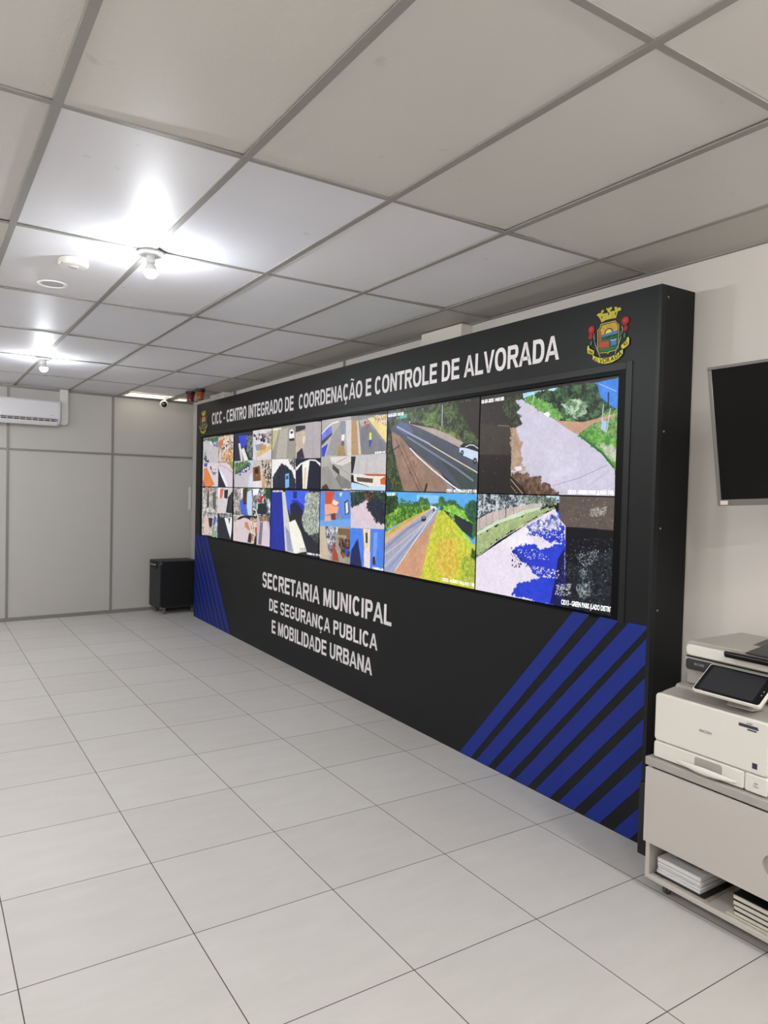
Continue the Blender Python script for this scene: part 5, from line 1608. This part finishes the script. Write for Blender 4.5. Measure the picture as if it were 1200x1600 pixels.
# put the four corners in exactly
for cy_, cz_ in ((dy0, dz0), (dy0, dz1), (dy1, dz0), (dy1, dz1)):
    b_ = min(range(n), key=lambda q: (loop_o[q][0] - cy_) ** 2 + (loop_o[q][1] - cz_) ** 2)
    loop_o[b_] = (cy_, cz_)
vs, fs = [], []
for x in (-.016, 0.0):
    vs += [(x, a, b) for a, b in loop_o] + [(x, a, b) for a, b in loop_i]
for i in range(n):
    j = (i + 1) % n
    fs += [(i, j, n + j, n + i), (2 * n + j, 2 * n + i, 3 * n + i, 3 * n + j), (i, 2 * n + i, 2 * n + j, j), (n + j, 3 * n + j, 3 * n + i, n + i)]
mb.add(vs, fs)
fd = mb.build('flap_door', M_LAM, t, smooth=0)
MB().lathe([(hr + .003, -.003), (hr + .003, .001), (.0001, .001)], c=(-.001, hy, hz), axis='X', seg=32).build('finger_pull', M_LAM2, fd)
M_GREYM = mat('caster_grey', '77736e', .45, metal=.4)
M_RUB = mat('caster_rubber', '4a4744', .6)
for x in (.06, CDp - .09):
    for y in (-.075, -CL + .075):
        c_ = MB().box(x - .022, x + .022, y - .022, y + .022, .052, .058)
        c_.box(x - .014, x + .014, y - .016, y - .012, .016, .054).box(x - .014, x + .014, y + .012, y + .016, .016, .054)
        o = c_.build('caster', M_GREYM, t)
        MB().lathe([(.014, -.010), (.021, -.008), (.021, .008), (.014, .010)], c=(x, y, .021), axis='Y', seg=20).build('wheel', M_RUB, o)

# papers and books on the low shelf
SZ = .0785
px = CXF + .022
M_PAP = mat('white_paper', 'dcdcdf', .75)
M_PGE = mat('cream_pages', 'cfc9bf', .8, var=.08, vscale=60)
z = SZ
tag(MB().box(0, .29, -.232, -.03, 0, .004).build('clipboard', mat('tan_board', 'b3a596', .7), None, bevel=.001,
    matrix=Matrix.Translation((px - .008, 1.90, z)) @ Matrix.Rotation(R(1.5), 4, 'Z')), 'tan card sheet under the black folder on the cart shelf', 'card')
z += .0042
tag(MB().box(0, .31, -.235, 0, 0, .005).build('folder', mat('black_folder', '17171a', .4), None, bevel=.0015,
    matrix=Matrix.Translation((px - .003, 1.918, z))), 'thin black folder lying under the white paper bundles', 'folder')
z += .0052
labs = ['white paper bundle at the bottom of the stack, just above the black folder',
        'white paper bundle second from the bottom of the paper stack on the shelf',
        'white paper bundle in the middle of the paper stack on the shelf',
        'white paper bundle second from the top of the paper stack on the shelf',
        'topmost paper bundle of the white stack, its sheet printed with pale grey']
hs = [.015, .010, .011, .012, .020]
for k_ in range(5):
    q = thing('paper_bundle', labs[k_], 'papers', matrix=Matrix.Translation((px + .004 + .002 * (k_ % 3), 1.912 - .002 * (k_ % 2), z)) @
              Matrix.Rotation(R((.5, -1, .8, -.4, .6)[k_]), 4, 'Z'), group='white paper bundles on the cart shelf')
    MB().box(0, .29, -.205, 0, 0, hs[k_] - .001).build('sheets', M_PAP, q, bevel=.003)
    if k_ == 4:
        mb = MB()
        for i in range(4):
            mb.box(.06 + .03 * i, .072 + .03 * i, -.17 + .02 * (i % 2), -.05 - .02 * (i % 3), hs[k_] - .001, hs[k_] - .0004)
        mb.build('print', mat('pale_print', '8a8a8e', .8), q, smooth=0)
    z += hs[k_] + .0002
z = SZ
by = 1.565
tag(MB().box(0, .30, -.36, .022, 0, .006).build('file_folder', mat('cream_card', 'd6d0c0', .7), None, bevel=.002,
    matrix=Matrix.Translation((px - .006, by, z))), 'cream card folder at the bottom of the book stack on the shelf', 'folder')
z += .0062
blabs = ['lowest dark book of the stack on the right of the shelf', 'dark book second from the bottom of the shelf stack',
         'dark book third from the bottom of the shelf stack', 'topmost black covered book of the stack on the shelf']
M_COV = mat('black_cover', '0c0c0e', .4)
for k_ in range(4):
    hb = (.019, .02, .021, .022)[k_]
    q = thing('hardback_book', blabs[k_], 'book', matrix=Matrix.Translation((px + .003 * (k_ % 2), by - .004 + .002 * k_, z)) @
              Matrix.Rotation(R((.6, -.5, .8, .2)[k_]), 4, 'Z'), group='dark books on the cart shelf')
    MB().box(0, .24, -.34, 0, 0, .003).box(0, .24, -.34, 0, hb - .0034, hb - .0004).build('cover', M_COV, q, bevel=.001)
    MB().box(-.004, .236, -.336, -.004, .0032, hb - .0036).build('pages', M_PGE, q, bevel=.002)
    z += hb

# ------------------------------------------------------------------ printer
M_PR = mat('printer_white', 'e2dfd9', .42, spec=.45)
M_PRG = mat('printer_grey', 'a8a39d', .5)
M_PRD = mat('printer_dark', '26262a', .42)
M_PRB = mat('printer_black', '0d0d10', .3)
PXF, PY0, PY1, PZ = 2.668, 1.443, 1.940, .5822
t = thing('printer', 'white multifunction printer with a tilted touchscreen standing on the grey cart', 'printer', (PXF, PY1, PZ))
# local x into the wall (depth .53), local y negative toward the near end, z up from the cart top
PW, PD, PH = PY1 - PY0, .53, .29


def yz_front(pts, x0, x1, name, material, parent, bevel=.003):
    return MB().prism(pts, x0, x1, 'YZ').build(name, material, parent, bevel=bevel)


# main body with rounded front corners
body = yz_front(rrect(-PW, 0, .004, .275, .018), .012, PD, 'body', M_PR, t, .006)
# front cover over the drawer, then the drawer itself
yz_front(rrect(-PW + .001, -.001, .0785, .282, .016), -.0, .02, 'front_cover', M_PR, t, .006)
dr = yz_front(rrect(-.405, -.001, .006, .0745, .010), .0, .02, 'paper_tray', M_PR, t, .004)
yz_front(rrect(-PW + .001, -.4075, .006, .0745, .010), .0, .02, 'tray_size_panel', M_PR, t, .004)
# the tray's grip: a recess and a long tapered bar
mb = MB()
mb.prism(rrect(-.315, -.195, .022, .066, .010), -.0006, .001, 'YZ')
mb.build('grip_recess', M_PRG, dr)
pts = []
for i in range(21):
    y = -.375 + .26 * i / 20
    f = abs(i - 10) / 10
    pts.append((y, .021 + .014 * max(0, 1 - f ** 2.2)))
pts2 = [(y, .0305 - .016 * max(0, 1 - abs(i - 10) / 10) ** .6) for i, (y, _) in enumerate(pts)]
lo, hi = [], []
loops = []
for i in range(21):
    y = -.118 - .26 * i / 20
    f = abs(i - 10) / 10
    r_ = .004 + .011 * max(0, 1 - f ** 1.6)
    out = .002 + .016 * max(0, 1 - f ** 2)
    loops.append([(-out + .6 * r_ * math.cos(a), y, .024 + r_ * math.sin(a)) for a in [2 * math.pi * q / 12 for q in range(12)]])
MB().loft(loops).build('tray_handle', M_PR, dr)
# top of the body: grey output tray sloping to the back
mb = MB()
mb.prism([(.022, .2765), (.06, .284), (.13, .292), (.14, .303), (.2, .31), (.26, .325), (.53, .335), (.53, .274), (.03, .274)], -PW + .004, -.004, 'XZ')
mb.build('output_tray', M_PRG, t, bevel=.004)
# rear column that carries the scanner
mb = MB().box(.17, PD, -PW + .004, -.03, .31, .385)
mb.build('scanner_column', M_PRG, t, bevel=.006)
# scanner base (dark band in front), white edge, lid
sx0, sy1 = .137, -.04
scan = yz_front(rrect(-PW - .002, sy1, .378, .432, .016), sx0, PD, 'scanner_base', M_PRG, t, .004)
yz_front(rrect(-PW, sy1 - .007, .381, .4275, .014), sx0 - .003, sx0 + .004, 'dark_band', M_PRD, t, .003)
mb = MB().box(sx0 + .004, PD - .004, -PW, sy1 - .006, .4325, .4375)
mb.build('lid_gap', M_PRB, t)
lid = yz_front(rrect(-PW - .002, sy1, .4378, .505, .026), sx0 + .004, PD, 'document_feeder', M_PRG, t, .004)
yz_front(rrect(-PW, sy1 - .006, .4425, .488, .018), sx0 - .001, sx0 + .006, 'feeder_front', M_PR, t, .003)
# black document tray on the lid, near end
mb = MB()
mb.prism([(.09, .492), (.10, .474), (.16, .466), (.40, .500), (.42, .512), (.41, .520), (.17, .488), (.12, .494), (.1, .5)], -PW - .06, -.245, 'XZ')
mb.build('document_tray', M_PRB, lid, bevel=.004)
mb = MB().prism([(.13, .499), (.40, .528), (.40, .534), (.13, .505)], -PW - .05, -.315, 'XZ')
mb.build('paper_guide', M_PRD, lid, bevel=.002)
# touch panel
xb, xt = 2.668 - PXF, 2.755 - PXF
tl = Vector((2.792, 1.767, 1.013)) - Vector((PXF, PY1, PZ))
bl = Vector((2.662, 1.767, .922)) - Vector((PXF, PY1, PZ))
zx = Vector((0, -1, 0))
zz = (Vector((tl.x, 0, tl.z)) - Vector((bl.x, 0, bl.z))).normalized()
yy = zz.cross(zx).normalized()
PM = Matrix.Identity(4)
for i in range(3):
    PM[i][0], PM[i][1], PM[i][2], PM[i][3] = zx[i], yy[i], zz[i], bl[i]
ph = (Vector((tl.x, 0, tl.z)) - Vector((bl.x, 0, bl.z))).length
sk = (bl.y - tl.y)            # the panel outline leans toward the near end as it rises
pw = .284


def panel_out(d, r=.010):
    return [(a + 0 * b, b) for a, b in rrect(d, pw - d, d, ph - d, r)]


def pnl(pts, y0, y1, name, material, parent, bevel=0):
    return MB().prism(pts, y0, y1, 'XZ').build(name, material, parent, bevel=bevel, matrix=PM if parent is t else None)


sgn = 1 if yy.x > 0 else -1
panel = pnl(panel_out(0), 0, sgn * .016, 'control_panel', M_PR, t, .003)
pnl(panel_out(.005), -sgn * .0006, sgn * .001, 'panel_glass', M_PRB, panel)
M_SCR = mat('dim_screen', '2e2f33', .3)
pnl([(a, b) for a, b in rrect(.022, pw - .036, .016, ph - .014, .002)], -sgn * .001, -sgn * .0005, 'touchscreen', M_SCR, panel)
mb = MB()
M_ICON = mat('icon_white', '8a8a8e', .5)
for k_, z_ in enumerate((.075, .055)):
    mb.prism([(pw - .018 + .003 * math.cos(a), z_ + .0035 * math.sin(a)) for a in [2 * math.pi * q / 16 for q in range(16)]], -sgn * .0011, -sgn * .0006)
mb.box(.03, .045, -.0011 if sgn > 0 else .0006, -.0006 if sgn > 0 else .0011, .007, .0085)
mb.build('button', M_ICON, panel, smooth=0)
MB().prism([(.05, .296), (.085, .335), (.12, .39), (.16, .40), (.16, .33), (.12, .29)], -.40, -.29, 'XZ').build('panel_arm', M_PRG, t, bevel=.004)
# marks on the front
M_MARK = mat('grey_mark', '77747a', .5)
M_DARKP = mat('dark_mark', '2c3446', .5)
mb = MB()
add_text(mb, 'RICOH', lambda a, b, d: (-.0007, -.213 - a, .174 + b), .052, .0105, .03)
mb.build('logo', M_MARK, t, smooth=0)
mb = MB()
add_text(mb, 'IM C300', lambda a, b, d: (sx0 - .0035, -.09 - a, .4035 + b), .045, .010, .03)
mb.build('model_text', mat('pale_mark', '8e8e90', .5), t, smooth=0)
mb = MB()
mb.box(-.0006, .0004, -.452, -.376, .246, .258)
add_text(mb, 'LAN', lambda a, b, d: (-.0008, -.408 - a, .261 + b), .022, .006, .03)
mb.box(-.0008, .0002, -.455, -.400, .247, .2515).box(-.0008, .0002, -.447, -.411, .237, .2425)
mb.build('asset_sticker', M_DARKP, t, smooth=0)
mb = MB().box(-.0007, .0004, -.455, -.435, .098, .120)
mb.build('energy_sticker', M_DARKP, t, smooth=0)
mb = MB()
add_text(mb, 'A4', lambda a, b, d: (-.0007, -.445 - a, .040 + b), .014, .008, .03)
add_text(mb, 'Paper', lambda a, b, d: (-.0007, -.443 - a, .030 + b), .022, .006, .02)
mb.build('tray_mark', M_MARK, t, smooth=0)

# ------------------------------------------------------------------ wall television on a swivel arm
M_TVF = mat('silver_frame', '7d7a78', .35, metal=.6)
M_TVS = mat('tv_glass', '040506', .2, spec=.22)
TL = Vector((2.754, 1.812, 2.244))
dx = Vector((.240, -.969, .057)).normalized()
dz = -Vector((.170, -.015, -.985))
dz = (dz - dz.dot(dx) * dx).normalized()
dyv = dz.cross(dx).normalized()
TM = Matrix.Identity(4)
TH, TW = .5826, 1.0
for i in range(3):
    TM[i][0], TM[i][1], TM[i][2], TM[i][3] = dx[i], dyv[i], dz[i], (TL - dz * TH)[i]
t = thing('television', 'flat television with a switched off black screen tilted on the right wall', 'television', matrix=TM)
fw = .016
mb = MB()
mb.box(0, TW, 0, .035, 0, .026).box(0, TW, 0, .035, TH - .012, TH)
mb.box(0, fw, 0, .035, .026, TH - .012).box(TW - fw, TW, 0, .035, .026, TH - .012)
mb.build('frame', M_TVF, t, bevel=.002)
MB().box(fw, TW - fw, .004, .03, .026, TH - .012).build('screen', M_TVS, t, smooth=0)
MB().box(.02, TW - .02, .03, .055, .02, TH - .02).build('back_cover', M_PRB, t, bevel=.01)
MB().box(.012, .042, -.0008, .001, .005, .022).build('sticker', mat('cream_sticker', 'cfcabd', .6), t)
cen = TM @ Vector((TW / 2, .055, TH / 2))
ia = TM.inverted()
p0 = ia @ cen
p1 = ia @ Vector((XW - .01, cen.y + .02, cen.z))
mb = MB().tube([p0, (p0 + p1) / 2 + Vector((0, 0, -.01)), p1], .022)
mb.box(TW / 2 - .1, TW / 2 + .1, .055, .065, TH / 2 - .1, TH / 2 + .1)
mb.build('mount_arm', M_PRB, t)
